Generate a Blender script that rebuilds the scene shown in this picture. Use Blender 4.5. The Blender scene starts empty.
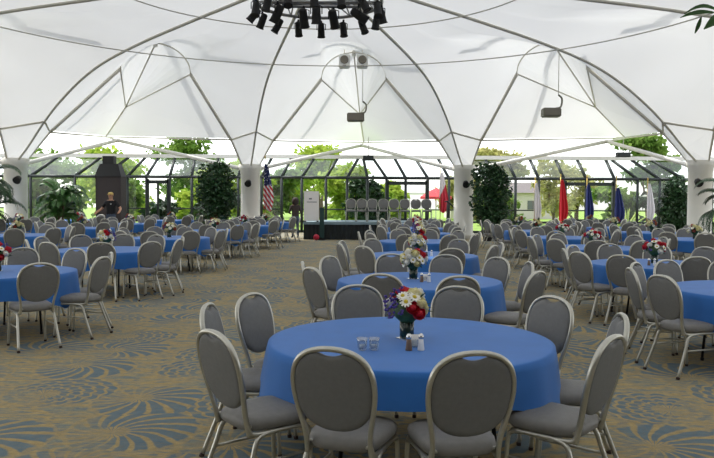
import bpy, bmesh, math, random
from mathutils import Vector, Matrix, Quaternion
C = bpy.context.scene.collection
sc = bpy.context.scene
PI = math.pi
rnd = random.Random(7)
R = math.radians

# ------------------------------------------------------------------ camera
CAMH = 1.67
cam = bpy.data.cameras.new('camera'); camo = bpy.data.objects.new('camera', cam); C.objects.link(camo)
cam.sensor_width = 36.0; cam.lens = 725.0 / 714.0 * 36.0; cam.clip_end = 400; cam.clip_start = .05
PITCH = math.atan(30 / 725.0)
camo.location = (0, 0, CAMH)
camo.rotation_euler = (Matrix.Rotation(PI / 2 - PITCH, 3, 'X') @ Matrix.Rotation(R(0.3), 3, 'Z')).to_euler()
sc.camera = camo
def proj(x, y, z):
    z -= CAMH
    d = y * math.cos(PITCH) - z * math.sin(PITCH); u = y * math.sin(PITCH) + z * math.cos(PITCH)
    if d < .1: return (1e6, 1e6)
    return (357 + 725 * x / d, 229 - 725 * u / d)

# ------------------------------------------------------------------ materials
def s2l(c): return c / 12.92 if c <= .04045 else ((c + .055) / 1.055) ** 2.4
def rgb(r, g, b): return (s2l(r / 255), s2l(g / 255), s2l(b / 255), 1)
def mat(name, col, rough=.6, metal=0, spec=.5, noise=0, nscale=20, bump=0, bscale=200, sheen=0):
    m = bpy.data.materials.new(name); m.use_nodes = True
    nt = m.node_tree; b = nt.nodes['Principled BSDF']
    b.inputs['Base Color'].default_value = col; b.inputs['Roughness'].default_value = rough
    b.inputs['Metallic'].default_value = metal; b.inputs['Specular IOR Level'].default_value = spec
    if sheen: b.inputs['Sheen Weight'].default_value = sheen
    if noise:
        tc = nt.nodes.new('ShaderNodeTexCoord'); n = nt.nodes.new('ShaderNodeTexNoise')
        n.inputs['Scale'].default_value = nscale; n.inputs['Detail'].default_value = 4
        nt.links.new(tc.outputs['Object'], n.inputs['Vector'])
        r = nt.nodes.new('ShaderNodeValToRGB')
        r.color_ramp.elements[0].position = .3; r.color_ramp.elements[1].position = .7
        r.color_ramp.elements[0].color = tuple(c * (1 - noise) for c in col[:3]) + (1,)
        r.color_ramp.elements[1].color = tuple(min(1, c * (1 + noise)) for c in col[:3]) + (1,)
        nt.links.new(n.outputs['Fac'], r.inputs['Fac']); nt.links.new(r.outputs['Color'], b.inputs['Base Color'])
    if bump:
        tc = nt.nodes.new('ShaderNodeTexCoord'); n = nt.nodes.new('ShaderNodeTexNoise'); n.inputs['Scale'].default_value = bscale
        bp = nt.nodes.new('ShaderNodeBump'); bp.inputs['Strength'].default_value = bump; bp.inputs['Distance'].default_value = .01
        nt.links.new(tc.outputs['Object'], n.inputs['Vector']); nt.links.new(n.outputs['Fac'], bp.inputs['Height']); nt.links.new(bp.outputs['Normal'], b.inputs['Normal'])
    return m
M = {}
M['silver'] = mat('brushed champagne aluminium', rgb(190, 188, 178), .32, .85, noise=.05, nscale=60)
M['seat'] = mat('grey vinyl', rgb(122, 120, 117), .5, 0, .45, noise=.07, nscale=30, bump=.15, bscale=300)
M['pad'] = mat('grey woven back', rgb(112, 112, 111), .62, 0, .4, noise=.06, nscale=40, bump=.15, bscale=400)
M['rubber'] = mat('dark rubber', rgb(60, 45, 40), .8)
M['cloth'] = mat('blue tablecloth', rgb(48, 111, 188), .72, 0, .3, noise=.05, nscale=6, sheen=.15)
M['wall'] = mat('grey plaster', rgb(100, 98, 96), .9, noise=.08)
M['wood'] = mat('plywood table top', rgb(150, 110, 70), .6, noise=.15, nscale=8)
M['black_metal'] = mat('black metal', rgb(28, 28, 30), .45, .3)
M['black_frame'] = mat('dark bronze frame', rgb(38, 46, 46), .5, .2)
M['white_paint'] = mat('white painted column', rgb(226, 224, 216), .6, noise=.02, nscale=3)
M['white_tube'] = mat('white steel tube', rgb(226, 225, 218), .5)
M['grey_tube'] = mat('grey steel tube', rgb(204, 200, 188), .5, .1)
M['rib'] = mat('grey rib', rgb(196, 194, 184), .6)
M['leaf_dark'] = mat('dark glossy leaf', rgb(40, 74, 38), .45, noise=.35, nscale=3)
M['leaf_palm'] = mat('palm leaf', rgb(58, 100, 42), .4, noise=.3, nscale=3)
M['leaf_bright'] = mat('bright green leaf', rgb(150, 178, 62), .6, noise=.25, nscale=1.5)
M['leaf_mid'] = mat('mid green leaf', rgb(88, 124, 52), .6, noise=.3, nscale=1.5)
M['leaf_yellow'] = mat('olive yellow leaf', rgb(160, 158, 92), .6, noise=.25, nscale=1.5)
def leafmat(name, a, b):
    m = bpy.data.materials.new(name); m.use_nodes = True; nt = m.node_tree; nt.nodes.clear(); L = nt.links
    o = nt.nodes.new('ShaderNodeOutputMaterial'); mx = nt.nodes.new('ShaderNodeMixShader'); d = nt.nodes.new('ShaderNodeBsdfDiffuse'); t = nt.nodes.new('ShaderNodeBsdfTranslucent')
    tc = nt.nodes.new('ShaderNodeTexCoord'); n = nt.nodes.new('ShaderNodeTexNoise'); n.inputs['Scale'].default_value = 1.6; n.inputs['Detail'].default_value = 4
    r = nt.nodes.new('ShaderNodeValToRGB'); r.color_ramp.elements[0].position = .35; r.color_ramp.elements[1].position = .65; r.color_ramp.elements[0].color = a; r.color_ramp.elements[1].color = b
    L.new(tc.outputs['Object'], n.inputs['Vector']); L.new(n.outputs['Fac'], r.inputs['Fac'])
    L.new(r.outputs['Color'], d.inputs['Color']); L.new(r.outputs['Color'], t.inputs['Color']); mx.inputs[0].default_value = .45
    L.new(d.outputs[0], mx.inputs[1]); L.new(t.outputs[0], mx.inputs[2]); L.new(mx.outputs[0], o.inputs[0]); return m
M['leaf_bright'] = leafmat('bright green leaf', rgb(132, 164, 62), rgb(190, 206, 92))
M['leaf_mid'] = leafmat('mid green leaf', rgb(84, 120, 54), rgb(140, 166, 84))
M['leaf_yellow'] = leafmat('olive yellow leaf', rgb(150, 152, 92), rgb(196, 190, 128))
M['bark'] = mat('bark', rgb(96, 78, 60), .9, noise=.2)
M['pot'] = mat('dark pot', rgb(50, 44, 40), .6)
M['soil'] = mat('soil', rgb(60, 45, 35), .95, noise=.3)
M['petal_white'] = mat('white petal', rgb(244, 242, 232), .6)
M['petal_cream'] = mat('cream petal', rgb(236, 228, 176), .6, noise=.08)
M['petal_red'] = mat('red petal', rgb(196, 24, 44), .6, noise=.25)
M['petal_rust'] = mat('rust petal', rgb(160, 74, 48), .6, noise=.2)
M['petal_purple'] = mat('purple petal', rgb(84, 64, 150), .6, noise=.2)
M['pollen'] = mat('yellow centre', rgb(214, 190, 60), .8)
M['stem_leaf'] = mat('arrangement leaf', rgb(52, 84, 44), .5, noise=.3, nscale=30)
M['vase'] = mat('dark green glass vase', rgb(22, 46, 38), .12, 0, .6)
M['mirror'] = mat('mirror plate', rgb(225, 225, 225), .15, .8)
M['paper'] = mat('white paper', rgb(238, 236, 232), .7)
M['pepper'] = mat('pepper', rgb(120, 95, 78), .4)
M['chrome'] = mat('chrome', rgb(220, 220, 220), .2, .9)
M['stage_skirt'] = mat('black stage skirt', rgb(34, 40, 42), .85, noise=.1)
M['stage_top'] = mat('grey blue stage top', rgb(120, 142, 152), .7, noise=.06)
M['sign'] = mat('white board', rgb(236, 230, 226), .6)
M['print'] = mat('grey print', rgb(110, 112, 118), .7)
M['teal'] = mat('dark teal cloth', rgb(38, 66, 64), .8)
M['redball'] = mat('red vinyl', rgb(190, 30, 60), .45)
M['booth'] = mat('dark booth cloth', rgb(52, 46, 46), .85, noise=.1)
M['black'] = mat('matt black', rgb(20, 20, 21), .7)
M['skin'] = mat('skin', rgb(196, 148, 120), .6)
M['shirt'] = mat('black shirt', rgb(26, 25, 28), .85)
M['jeans'] = mat('blue jeans', rgb(72, 86, 108), .85, noise=.1)
M['cap'] = mat('tan cap', rgb(214, 184, 112), .8)
M['hair'] = mat('dark hair', rgb(48, 34, 28), .7)
M['jacket'] = mat('dark brown jacket', rgb(62, 52, 48), .85)
M['flag_red'] = mat('red flag', rgb(196, 30, 48), .7)
M['flag_blue'] = mat('navy flag', rgb(36, 50, 112), .7)
M['flag_white'] = mat('white flag', rgb(222, 220, 226), .7)
M['gold'] = mat('gilt', rgb(200, 170, 90), .35, .7)
M['white_plastic'] = mat('white plastic', rgb(236, 236, 232), .5)
M['grille'] = mat('grey grille', rgb(130, 124, 112), .7)
M['housing'] = mat('grey olive housing', rgb(128, 126, 112), .55)
M['lens'] = mat('lamp lens', rgb(90, 96, 104), .15, .2)
M['truss'] = mat('aluminium truss', rgb(150, 150, 150), .4, .6)
M['house'] = mat('pale stucco', rgb(216, 206, 200), .8, noise=.05)
M['roof'] = mat('grey roof', rgb(120, 112, 112), .8, noise=.1)
M['white_canvas'] = mat('white canvas', rgb(240, 240, 240), .8)
M['red_canvas'] = mat('red canvas', rgb(214, 70, 78), .8)
M['agave'] = mat('agave', rgb(170, 190, 96), .6, noise=.15)

def fabric():
    m = bpy.data.materials.new('white tent membrane'); m.use_nodes = True; nt = m.node_tree; nt.nodes.clear()
    o = nt.nodes.new('ShaderNodeOutputMaterial'); mx = nt.nodes.new('ShaderNodeMixShader')
    d = nt.nodes.new('ShaderNodeBsdfDiffuse'); t = nt.nodes.new('ShaderNodeBsdfTranslucent')
    d.inputs['Color'].default_value = (.82, .82, .80, 1); t.inputs['Color'].default_value = (.84, .86, .87, 1)
    mx.inputs[0].default_value = .25
    tc = nt.nodes.new('ShaderNodeTexCoord'); n = nt.nodes.new('ShaderNodeTexNoise'); n.inputs['Scale'].default_value = .5; n.inputs['Detail'].default_value = 3
    r = nt.nodes.new('ShaderNodeMapRange'); r.inputs['To Min'].default_value = .215; r.inputs['To Max'].default_value = .275
    nt.links.new(tc.outputs['Object'], n.inputs['Vector']); nt.links.new(n.outputs['Fac'], r.inputs['Value']); nt.links.new(r.outputs['Result'], mx.inputs[0])
    nt.links.new(d.outputs[0], mx.inputs[1]); nt.links.new(t.outputs[0], mx.inputs[2]); nt.links.new(mx.outputs[0], o.inputs[0])
    return m
M['fabric'] = fabric()
def glass(name, tint, amount=.06):
    m = bpy.data.materials.new(name); m.use_nodes = True; nt = m.node_tree; nt.nodes.clear()
    o = nt.nodes.new('ShaderNodeOutputMaterial'); mx = nt.nodes.new('ShaderNodeMixShader')
    t = nt.nodes.new('ShaderNodeBsdfTransparent'); g = nt.nodes.new('ShaderNodeBsdfGlossy')
    t.inputs['Color'].default_value = tint; g.inputs['Roughness'].default_value = .05
    lw = nt.nodes.new('ShaderNodeLayerWeight'); lw.inputs['Blend'].default_value = .25
    r = nt.nodes.new('ShaderNodeMapRange'); r.inputs['To Min'].default_value = amount; r.inputs['To Max'].default_value = .6
    nt.links.new(lw.outputs['Facing'], r.inputs['Value']); nt.links.new(r.outputs['Result'], mx.inputs[0])
    nt.links.new(t.outputs[0], mx.inputs[1]); nt.links.new(g.outputs[0], mx.inputs[2]); nt.links.new(mx.outputs[0], o.inputs[0])
    return m
M['glass'] = glass('window glass', (.92, .95, .94, 1))
M['roofglass'] = glass('roof glass', (.84, .9, .92, 1), .1)
M['tumbler'] = glass('clear glass', (.9, .92, .93, 1), .22)

def carpet():
    m = bpy.data.materials.new('patterned carpet'); m.use_nodes = True; nt = m.node_tree; N = nt.nodes; L = nt.links
    b = N['Principled BSDF']; b.inputs['Roughness'].default_value = .95; b.inputs['Specular IOR Level'].default_value = .15
    tc = N.new('ShaderNodeTexCoord')
    def math_(op, a, c=None, d=None):
        n = N.new('ShaderNodeMath'); n.operation = op
        for i, v in enumerate((a, c, d)):
            if v is None: continue
            if isinstance(v, (int, float)): n.inputs[i].default_value = v
            else: L.new(v, n.inputs[i])
        return n.outputs[0]
    def noise(scale, det=3, vec=None, dist=0):
        n = N.new('ShaderNodeTexNoise'); n.inputs['Scale'].default_value = scale; n.inputs['Detail'].default_value = det; n.inputs['Distortion'].default_value = dist
        L.new(vec if vec is not None else tc.outputs['Object'], n.inputs['Vector']); return n.outputs['Fac']
    def mix(f, a, c):
        n = N.new('ShaderNodeMix'); n.data_type = 'RGBA'
        if isinstance(f, float): n.inputs[0].default_value = f
        else: L.new(f, n.inputs[0])
        for k, v in ((6, a), (7, c)):
            if isinstance(v, tuple): n.inputs[k].default_value = v
            else: L.new(v, n.inputs[k])
        return n.outputs[2]
    def ramp(v, lo, hi):
        n = N.new('ShaderNodeMapRange'); n.inputs['From Min'].default_value = lo; n.inputs['From Max'].default_value = hi
        L.new(v, n.inputs['Value']); return n.outputs['Result']
    # cells of about 0.95 m, each holding one shell motif
    sep0 = N.new('ShaderNodeSeparateXYZ'); L.new(tc.outputs['Object'], sep0.inputs[0])
    sc_ = N.new('ShaderNodeVectorMath'); sc_.operation = 'MULTIPLY'; sc_.inputs[1].default_value = (1.05, 1.05, 0); L.new(tc.outputs['Object'], sc_.inputs[0])
    vo = N.new('ShaderNodeTexVoronoi'); vo.voronoi_dimensions = '2D'; vo.inputs['Scale'].default_value = 1; vo.inputs['Randomness'].default_value = .55
    L.new(sc_.outputs[0], vo.inputs['Vector'])
    df = N.new('ShaderNodeVectorMath'); df.operation = 'SUBTRACT'; L.new(sc_.outputs[0], df.inputs[0]); L.new(vo.outputs['Position'], df.inputs[1])
    sp = N.new('ShaderNodeSeparateXYZ'); L.new(df.outputs[0], sp.inputs[0])
    cs = N.new('ShaderNodeSeparateColor'); L.new(vo.outputs['Color'], cs.inputs[0])
    # shift the eye of the shell off the middle, in a random direction
    ang0 = math_('MULTIPLY', cs.outputs[0], 6.283)
    ex = math_('MULTIPLY', math_('COSINE', ang0), .16); ey = math_('MULTIPLY', math_('SINE', ang0), .16)
    dx = math_('SUBTRACT', sp.outputs[0], ex); dy = math_('SUBTRACT', sp.outputs[1], ey)
    rad = math_('SQRT', math_('ADD', math_('MULTIPLY', dx, dx), math_('MULTIPLY', dy, dy)))
    th = math_('ARCTAN2', dy, dx)
    # curved ribs of the shell, wobbling slightly, and scalloped bands
    wob = noise(6, 3); d0 = math_('ADD', vo.outputs['Distance'], math_('MULTIPLY', math_('SUBTRACT', wob, .5), .16))
    spin = math_('ADD', math_('ADD', math_('MULTIPLY', th, 17.0), math_('MULTIPLY', rad, math_('MULTIPLY_ADD', cs.outputs[1], 22.0, 6.0))), math_('MULTIPLY', wob, 3.0))
    ribs = ramp(math_('SINE', spin), .25, .8)                                  # thin gold ribs
    arcs = ramp(math_('SINE', math_('ADD', math_('MULTIPLY', rad, 62.0), math_('MULTIPLY', math_('SINE', spin), .9))), .35, .85)
    sel = math_('GREATER_THAN', cs.outputs[2], .5)
    lines = math_('ADD', math_('MULTIPLY', ribs, math_('SUBTRACT', 1.0, sel)), math_('MULTIPLY', math_('MAXIMUM', arcs, math_('MULTIPLY', ribs, .5)), sel))
    side = ramp(math_('COSINE', math_('SUBTRACT', th, ang0)), .75, -.1)        # crescent: deep colour on one side of the eye
    inside = math_('MULTIPLY', ramp(d0, .54, .5), math_('MAXIMUM', math_('MULTIPLY', side, 1.0), .35))
    eye = ramp(rad, .15, .12)
    rim = ramp(math_('ABSOLUTE', math_('SUBTRACT', d0, .5)), .03, .012)
    gold = mix(noise(14, 4), rgb(140, 122, 84), rgb(204, 178, 122))
    blue = mix(noise(12, 4), rgb(62, 96, 122), rgb(118, 136, 142))
    grey = mix(noise(40, 3), rgb(98, 110, 110), rgb(168, 164, 138))
    def strokes(sx, sy, sc_n, dist):
        st = N.new('ShaderNodeVectorMath'); st.operation = 'MULTIPLY'; st.inputs[1].default_value = (sx, sy, 1); L.new(tc.outputs['Object'], st.inputs[0])
        return noise(sc_n, 4, st.outputs[0], dist)
    ground = mix(ramp(strokes(2.0, 7.0, 1.3, .8), .38, .56), grey, gold)
    ground = mix(math_('MULTIPLY', ramp(strokes(6, 24, 1.2, .6), .5, .62), .75), ground, blue)
    ground = mix(math_('MULTIPLY', ramp(strokes(9, 34, 1.1, .6), .53, .64), .75), ground, gold)
    shell = mix(lines, blue, gold)
    shell = mix(eye, shell, mix(ramp(math_('SINE', math_('MULTIPLY', th, 22.0)), .5, .9), gold, blue))
    col = mix(math_('MULTIPLY', inside, .9), ground, shell)
    col = mix(math_('MULTIPLY', rim, .65), col, gold)
    col = mix(math_('MULTIPLY', ramp(strokes(22, 60, 1.0, .3), .48, .62), .4), col, mix(noise(3), rgb(104, 112, 108), rgb(150, 132, 92)))
    col = mix(math_('MULTIPLY', ramp(noise(150, 2), .45, .65), .3), col, rgb(94, 92, 84))
    L.new(col, b.inputs['Base Color'])
    bp = N.new('ShaderNodeBump'); bp.inputs['Strength'].default_value = .3; bp.inputs['Distance'].default_value = .005
    L.new(noise(260, 2), bp.inputs['Height']); L.new(bp.outputs['Normal'], b.inputs['Normal'])
    return m
M['carpet'] = carpet()
M['lawn'] = mat('sunny lawn', rgb(128, 158, 62), .95, noise=.2, nscale=1.2)
def usflag():
    m = bpy.data.materials.new('stars and stripes cloth'); m.use_nodes = True; nt = m.node_tree; N = nt.nodes; L = nt.links
    b = N['Principled BSDF']; b.inputs['Roughness'].default_value = .75
    tc = N.new('ShaderNodeTexCoord'); s = N.new('ShaderNodeSeparateXYZ'); L.new(tc.outputs['Object'], s.inputs[0])
    a = N.new('ShaderNodeMath'); a.operation = 'MULTIPLY_ADD'; L.new(s.outputs[0], a.inputs[0]); a.inputs[1].default_value = 1.5; L.new(s.outputs[2], a.inputs[2])
    w = N.new('ShaderNodeMath'); w.operation = 'MULTIPLY'; L.new(a.outputs[0], w.inputs[0]); w.inputs[1].default_value = 26
    si = N.new('ShaderNodeMath'); si.operation = 'SINE'; L.new(w.outputs[0], si.inputs[0])
    g = N.new('ShaderNodeMath'); g.operation = 'GREATER_THAN'; L.new(si.outputs[0], g.inputs[0]); g.inputs[1].default_value = 0
    m1 = N.new('ShaderNodeMix'); m1.data_type = 'RGBA'; L.new(g.outputs[0], m1.inputs[0]); m1.inputs[6].default_value = rgb(236, 232, 230); m1.inputs[7].default_value = rgb(190, 30, 48)
    c = N.new('ShaderNodeMath'); c.operation = 'GREATER_THAN'; L.new(s.outputs[2], c.inputs[0]); c.inputs[1].default_value = 2.2
    v = N.new('ShaderNodeTexVoronoi'); v.inputs['Scale'].default_value = 12; L.new(tc.outputs['Object'], v.inputs['Vector'])
    vs = N.new('ShaderNodeMath'); vs.operation = 'LESS_THAN'; L.new(v.outputs['Distance'], vs.inputs[0]); vs.inputs[1].default_value = .3
    m0 = N.new('ShaderNodeMix'); m0.data_type = 'RGBA'; L.new(vs.outputs[0], m0.inputs[0]); m0.inputs[6].default_value = rgb(34, 44, 92); m0.inputs[7].default_value = rgb(230, 230, 236)
    m2 = N.new('ShaderNodeMix'); m2.data_type = 'RGBA'; L.new(c.outputs[0], m2.inputs[0]); L.new(m1.outputs[2], m2.inputs[6]); L.new(m0.outputs[2], m2.inputs[7])
    L.new(m2.outputs[2], b.inputs['Base Color']); return m
M['usflag'] = usflag()
def twoflag():
    m = bpy.data.materials.new('white and red flag cloth'); m.use_nodes = True; nt = m.node_tree; N = nt.nodes; L = nt.links
    b = N['Principled BSDF']; b.inputs['Roughness'].default_value = .75
    tc = N.new('ShaderNodeTexCoord'); s = N.new('ShaderNodeSeparateXYZ'); L.new(tc.outputs['Object'], s.inputs[0])
    a = N.new('ShaderNodeMath'); a.operation = 'MULTIPLY_ADD'; L.new(s.outputs[0], a.inputs[0]); a.inputs[1].default_value = -2.2; L.new(s.outputs[2], a.inputs[2])
    g = N.new('ShaderNodeMath'); g.operation = 'LESS_THAN'; L.new(a.outputs[0], g.inputs[0]); g.inputs[1].default_value = 1.85
    m1 = N.new('ShaderNodeMix'); m1.data_type = 'RGBA'; L.new(g.outputs[0], m1.inputs[0]); m1.inputs[6].default_value = rgb(230, 226, 228); m1.inputs[7].default_value = rgb(206, 60, 78)
    L.new(m1.outputs[2], b.inputs['Base Color']); return m
M['flag_strip'] = twoflag()

# ------------------------------------------------------------------ mesh helpers
def box(bm, x0, x1, y0, y1, z0, z1, mi=0):
    v = [bm.verts.new((x, y, z)) for z in (z0, z1) for y in (y0, y1) for x in (x0, x1)]
    for f in ((0, 2, 3, 1), (4, 5, 7, 6), (0, 1, 5, 4), (2, 6, 7, 3), (0, 4, 6, 2), (1, 3, 7, 5)):
        bm.faces.new([v[i] for i in f]).material_index = mi
def tube(bm, pts, r, n=8, mi=0, r2=None, up=None):
    """sweep a round or elliptical section along points; r may be a list"""
    P = [Vector(p) for p in pts]; k = len(P)
    rr = r if isinstance(r, (list, tuple)) else [r] * k
    tang = [((P[min(i + 1, k - 1)] - P[max(i - 1, 0)])).normalized() for i in range(k)]
    u = Vector(up) if up else (Vector((0, 0, 1)) if abs(tang[0].z) < .9 else Vector((1, 0, 0)))
    rings = []
    for i in range(k):
        t = tang[i]; u = (u - t * u.dot(t))
        u = u.normalized() if u.length > 1e-5 else t.orthogonal().normalized()
        w = t.cross(u)
        b = r2 if r2 else rr[i]
        rings.append([bm.verts.new(P[i] + u * math.cos(2 * PI * j / n) * rr[i] + w * math.sin(2 * PI * j / n) * (b if r2 else rr[i])) for j in range(n)])
    for a, b in zip(rings, rings[1:]):
        for j in range(n):
            f = bm.faces.new((a[j], a[(j + 1) % n], b[(j + 1) % n], b[j])); f.smooth = True; f.material_index = mi
    for q, rev in ((rings[0], True), (rings[-1], False)):
        f = bm.faces.new(q[::-1] if rev else q); f.material_index = mi
def lathe(bm, prof, n=20, mi=0, c=(0, 0, 0), smooth=True, axis=None):
    """prof: (radius, z) pairs; axis: optional Matrix"""
    rings = []
    for r, z in prof:
        ring = []
        for j in range(n):
            p = Vector((r * math.cos(2 * PI * j / n), r * math.sin(2 * PI * j / n), z))
            if axis is not None: p = axis @ p
            ring.append(bm.verts.new(p + Vector(c)))
        rings.append(ring)
    for a, b in zip(rings, rings[1:]):
        for j in range(n):
            f = bm.faces.new((a[j], a[(j + 1) % n], b[(j + 1) % n], b[j])); f.smooth = smooth; f.material_index = mi
    if prof[0][0] > 1e-4: bm.faces.new(rings[0][::-1]).material_index = mi
    if prof[-1][0] > 1e-4: bm.faces.new(rings[-1]).material_index = mi
def spline(pts, n=6):
    """Catmull-Rom through points"""
    P = [Vector(p) for p in pts]; out = []
    for i in range(len(P) - 1):
        p0, p1, p2, p3 = P[max(i - 1, 0)], P[i], P[i + 1], P[min(i + 2, len(P) - 1)]
        for k in range(n):
            t = k / n
            out.append(.5 * ((2 * p1) + (p2 - p0) * t + (2 * p0 - 5 * p1 + 4 * p2 - p3) * t * t + (3 * p1 - p0 - 3 * p2 + p3) * t ** 3))
    out.append(P[-1]); return out
def mesh(name, bm, mats):
    bmesh.ops.recalc_face_normals(bm, faces=bm.faces) if len(bm.faces) < 4000 else None
    me = bpy.data.meshes.new(name); bm.to_mesh(me); bm.free()
    for m in (mats if isinstance(mats, (list, tuple)) else [mats]): me.materials.append(M[m])
    return me
def obj(name, data, m=None, parent=None, loc=None):
    if isinstance(data, bmesh.types.BMesh): data = mesh(name, data, m)
    o = bpy.data.objects.new(name, data); C.objects.link(o)
    if parent is not None: o.parent = parent
    if loc is not None: o.location = loc
    return o
def thing(name, label, cat, loc=(0, 0, 0), rz=0, group=None):
    o = bpy.data.objects.new(name, None); C.objects.link(o); o.location = loc; o.rotation_euler = (0, 0, rz); o.empty_display_size = .1
    o['label'] = label; o['category'] = cat
    if group: o['group'] = group
    return o
def tag(o, label, cat, group=None):
    o['label'] = label; o['category'] = cat
    if group: o['group'] = group
    return o
def struct(name, bm, m, parent=None):
    o = obj(name, bm, m, parent)
    if parent is None: o['kind'] = 'structure'
    return o
def dup(root, loc, rz=0, label=None, group=None, scale=None):
    r = root.copy(); C.objects.link(r); r.location = loc; r.rotation_euler = (0, 0, rz)
    if label: r['label'] = label
    if group: r['group'] = group
    if scale: r.scale = (scale,) * 3
    for ch in KIDS[root.name]:
        c = ch.copy(); C.objects.link(c); c.parent = r
        for g in KIDS.get(ch.name, ()):
            d = g.copy(); C.objects.link(d); d.parent = c
    return r
KIDS = {}
def remember(root):
    KIDS[root.name] = list(root.children)
    for c in root.children: KIDS[c.name] = list(c.children)
    return root

# ------------------------------------------------------------------ ground
bm = bmesh.new(); box(bm, -20, 20, -5, 36.3, -.1, 0); struct('floor', bm, 'carpet')
bm = bmesh.new(); box(bm, -70, 70, 36.3, 130, -.16, -.06); struct('lawn', bm, 'lawn')

# ------------------------------------------------------------------ tent
CX, CY, A0, BETA = -.705, 12.89, .037, .4925
RC = 18.7
def pt(rho, z, az): return Vector((CX + rho * math.sin(az), CY + rho * math.cos(az), z))
RIB = [(0, 5.72), (3, 5.7), (5, 5.68), (7.5, 5.63), (10, 5.48), (12, 5.17), (14, 4.66), (15.5, 4.15), (17, 3.55), (18.0, 3.2), (18.4, 3.05)]
ARCH = 1.02
def interp(T, x):
    for (a, b), (c, d) in zip(T, T[1:]):
        if x <= c: return b + (d - b) * (x - a) / (c - a)
    return T[-1][1]
NREAR = 6
bays = [(A0 + b * BETA, BETA / 2) for b in range(-3, 4)]
rest = 2 * PI - 7 * BETA; w = rest / NREAR
bays += [(A0 + 3.5 * BETA + w * (i + .5), w / 2) for i in range(NREAR)]
SK = .337
for az, hw in bays:
    bm = bmesh.new()
    rhos = [0.3, 2, 4, 6, 7.5, 8.5, 9.5, 10.5, 11.5, 12.5, 13.3, 14.1, 14.9]
    ss = [-1, -.8, -.6, -.45, -SK, -.325, -.29, -.24, -.17, -.08, 0, .08, .17, .24, .29, .325, SK, .45, .6, .8, 1]
    grid = []
    for rho in rhos:
        row = []
        for s in ss:
            zr = interp(RIB, rho)
            k = max(0, min(1, (1 - abs(s)) / (1 - SK)))
            lift = (6.28 - interp(RIB, 14.9)) * k + ARCH * math.sqrt(max(0, 1 - (s / SK) ** 2))
            row.append(bm.verts.new(pt(rho, zr + lift * max(0, (rho - 5.5) / 9.4) ** 1.25, az + s * hw)))
        grid.append(row)
    for a, b in zip(grid, grid[1:]):
        for j in range(len(ss) - 1):
            f = bm.faces.new((a[j], a[j + 1], b[j + 1], b[j])); f.smooth = True
    last = grid[-1]
    Mv = bm.verts.new(pt(22, 5.8, az)); Ev = bm.verts.new(pt(29.0, 4.97, az))
    for sg, i0, order in ((-1, 0, (0, 1, 2, 3, 4)), (1, len(ss) - 1, (20, 19, 18, 17, 16))):
        Nv = bm.verts.new(pt(17.45, 4.12, az + sg * .8 * hw))
        r1 = bm.verts.new(pt(16.2, interp(RIB, 16.2), az + sg * hw)); r2 = bm.verts.new(pt(17.2, interp(RIB, 17.2), az + sg * hw)); r3 = bm.verts.new(pt(18.35, 3.08, az + sg * hw))
        c = bm.verts.new(pt(18.45, 3.08, az + sg * (hw - .021)))
        o = [last[i] for i in order]
        bm.faces.new((o[0], o[1], r1)); bm.faces.new((o[1], o[2], r1)); bm.faces.new((o[2], Nv, r1)); bm.faces.new((r1, Nv, r2)); bm.faces.new((r2, Nv, c, r3))
        bm.faces.new((o[2], o[3], Nv)); bm.faces.new((o[3], o[4], Nv))
        K = o[4]
        bm.faces.new((K, Mv, Nv)); bm.faces.new((Mv, Ev, Nv))
    for i in range(4, 16): bm.faces.new((last[i], last[i + 1], Mv))
    bmesh.ops.recalc_face_normals(bm, faces=bm.faces)
    struct('ceiling', bm, 'fabric')
    # frame tubes of the bay
    K1, K2 = pt(14.9, 6.2, az - SK * hw), pt(14.9, 6.2, az + SK * hw)
    N1, N2 = pt(17.45, 4.06, az - .8 * hw), pt(17.45, 4.06, az + .8 * hw)
    Mp, Ep = pt(22, 5.72, az), pt(29.0, 4.92, az)
    bm = bmesh.new()
    for a, b, r in ((K1, N1, .06), (K2, N2, .06), (K1, Mp, .028), (K2, Mp, .028), (Mp, Ep, .035), (N1, Ep, .035), (N2, Ep, .035)):
        tube(bm, [a, b], r, 8)
    for sg, Kp in ((-1, K1), (1, K2)):   # pointed arch from each hip up to the crown of the bay
        tube(bm, [pt(14.87, 6.2 + ARCH * math.sin(t * PI / 2), az + sg * SK * hw * math.cos(t * PI / 2)) for t in [i / 12 for i in range(13)]], .025, 6)
    tube(bm, [pt(14.87, 6.2 + ARCH, az), Mp], .03, 6)
    for sg, Np in ((-1, N1), (1, N2)):
        tube(bm, [Np, pt(18.5, 3.05, az + sg * (hw - .018))], .045, 6)
        tube(bm, [Np, pt(15.2, interp(RIB, 15.2) - .04, az + sg * hw)], .035, 6)
    struct('trim_1', bm, 'grey_tube')
    # tie from each column head to a knee out beyond the columns
    bm = bmesh.new(); kn = pt(24.5, 4.42, az)
    for sg in (-1, 1): tube(bm, [pt(18.8, 2.95, az + sg * (hw - .02)), kn], .085, 8)
    tube(bm, [kn, Ep], .05, 6)
    struct('trim_2', bm, 'white_tube')
# unseen tubes added above the membrane to cast shadow bands on it
for az, hw in bays:
    bm = bmesh.new(); tp = pt(15.0, 8.2, az)
    for sg in (-1, 1): tube(bm, [tp, pt(20.5, 5.6, az + sg * .62 * hw)], .14, 8); tube(bm, [tp, pt(9.5, 6.9, az + sg * .7 * hw)], .14, 8)
    tube(bm, [tp, pt(14.95, 7.1, az)], .08, 8)
    struct('shadow_tube', bm, 'white_tube')
bm = bmesh.new(); box(bm, -20, 20, -5.2, -5, 0, 5); struct('shade_wall_back', bm, 'wall')  # unseen wall added behind the camera to darken the chair backs facing it
# ribs
rib_az = [az - hw for az, hw in bays]
for az in rib_az:
    bm = bmesh.new(); tube(bm, spline([pt(r, z - .04, az) for r, z in [(.35, 5.72)] + RIB[1:]], 5), .037, 8); struct('trim_3', bm, 'rib')
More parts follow.
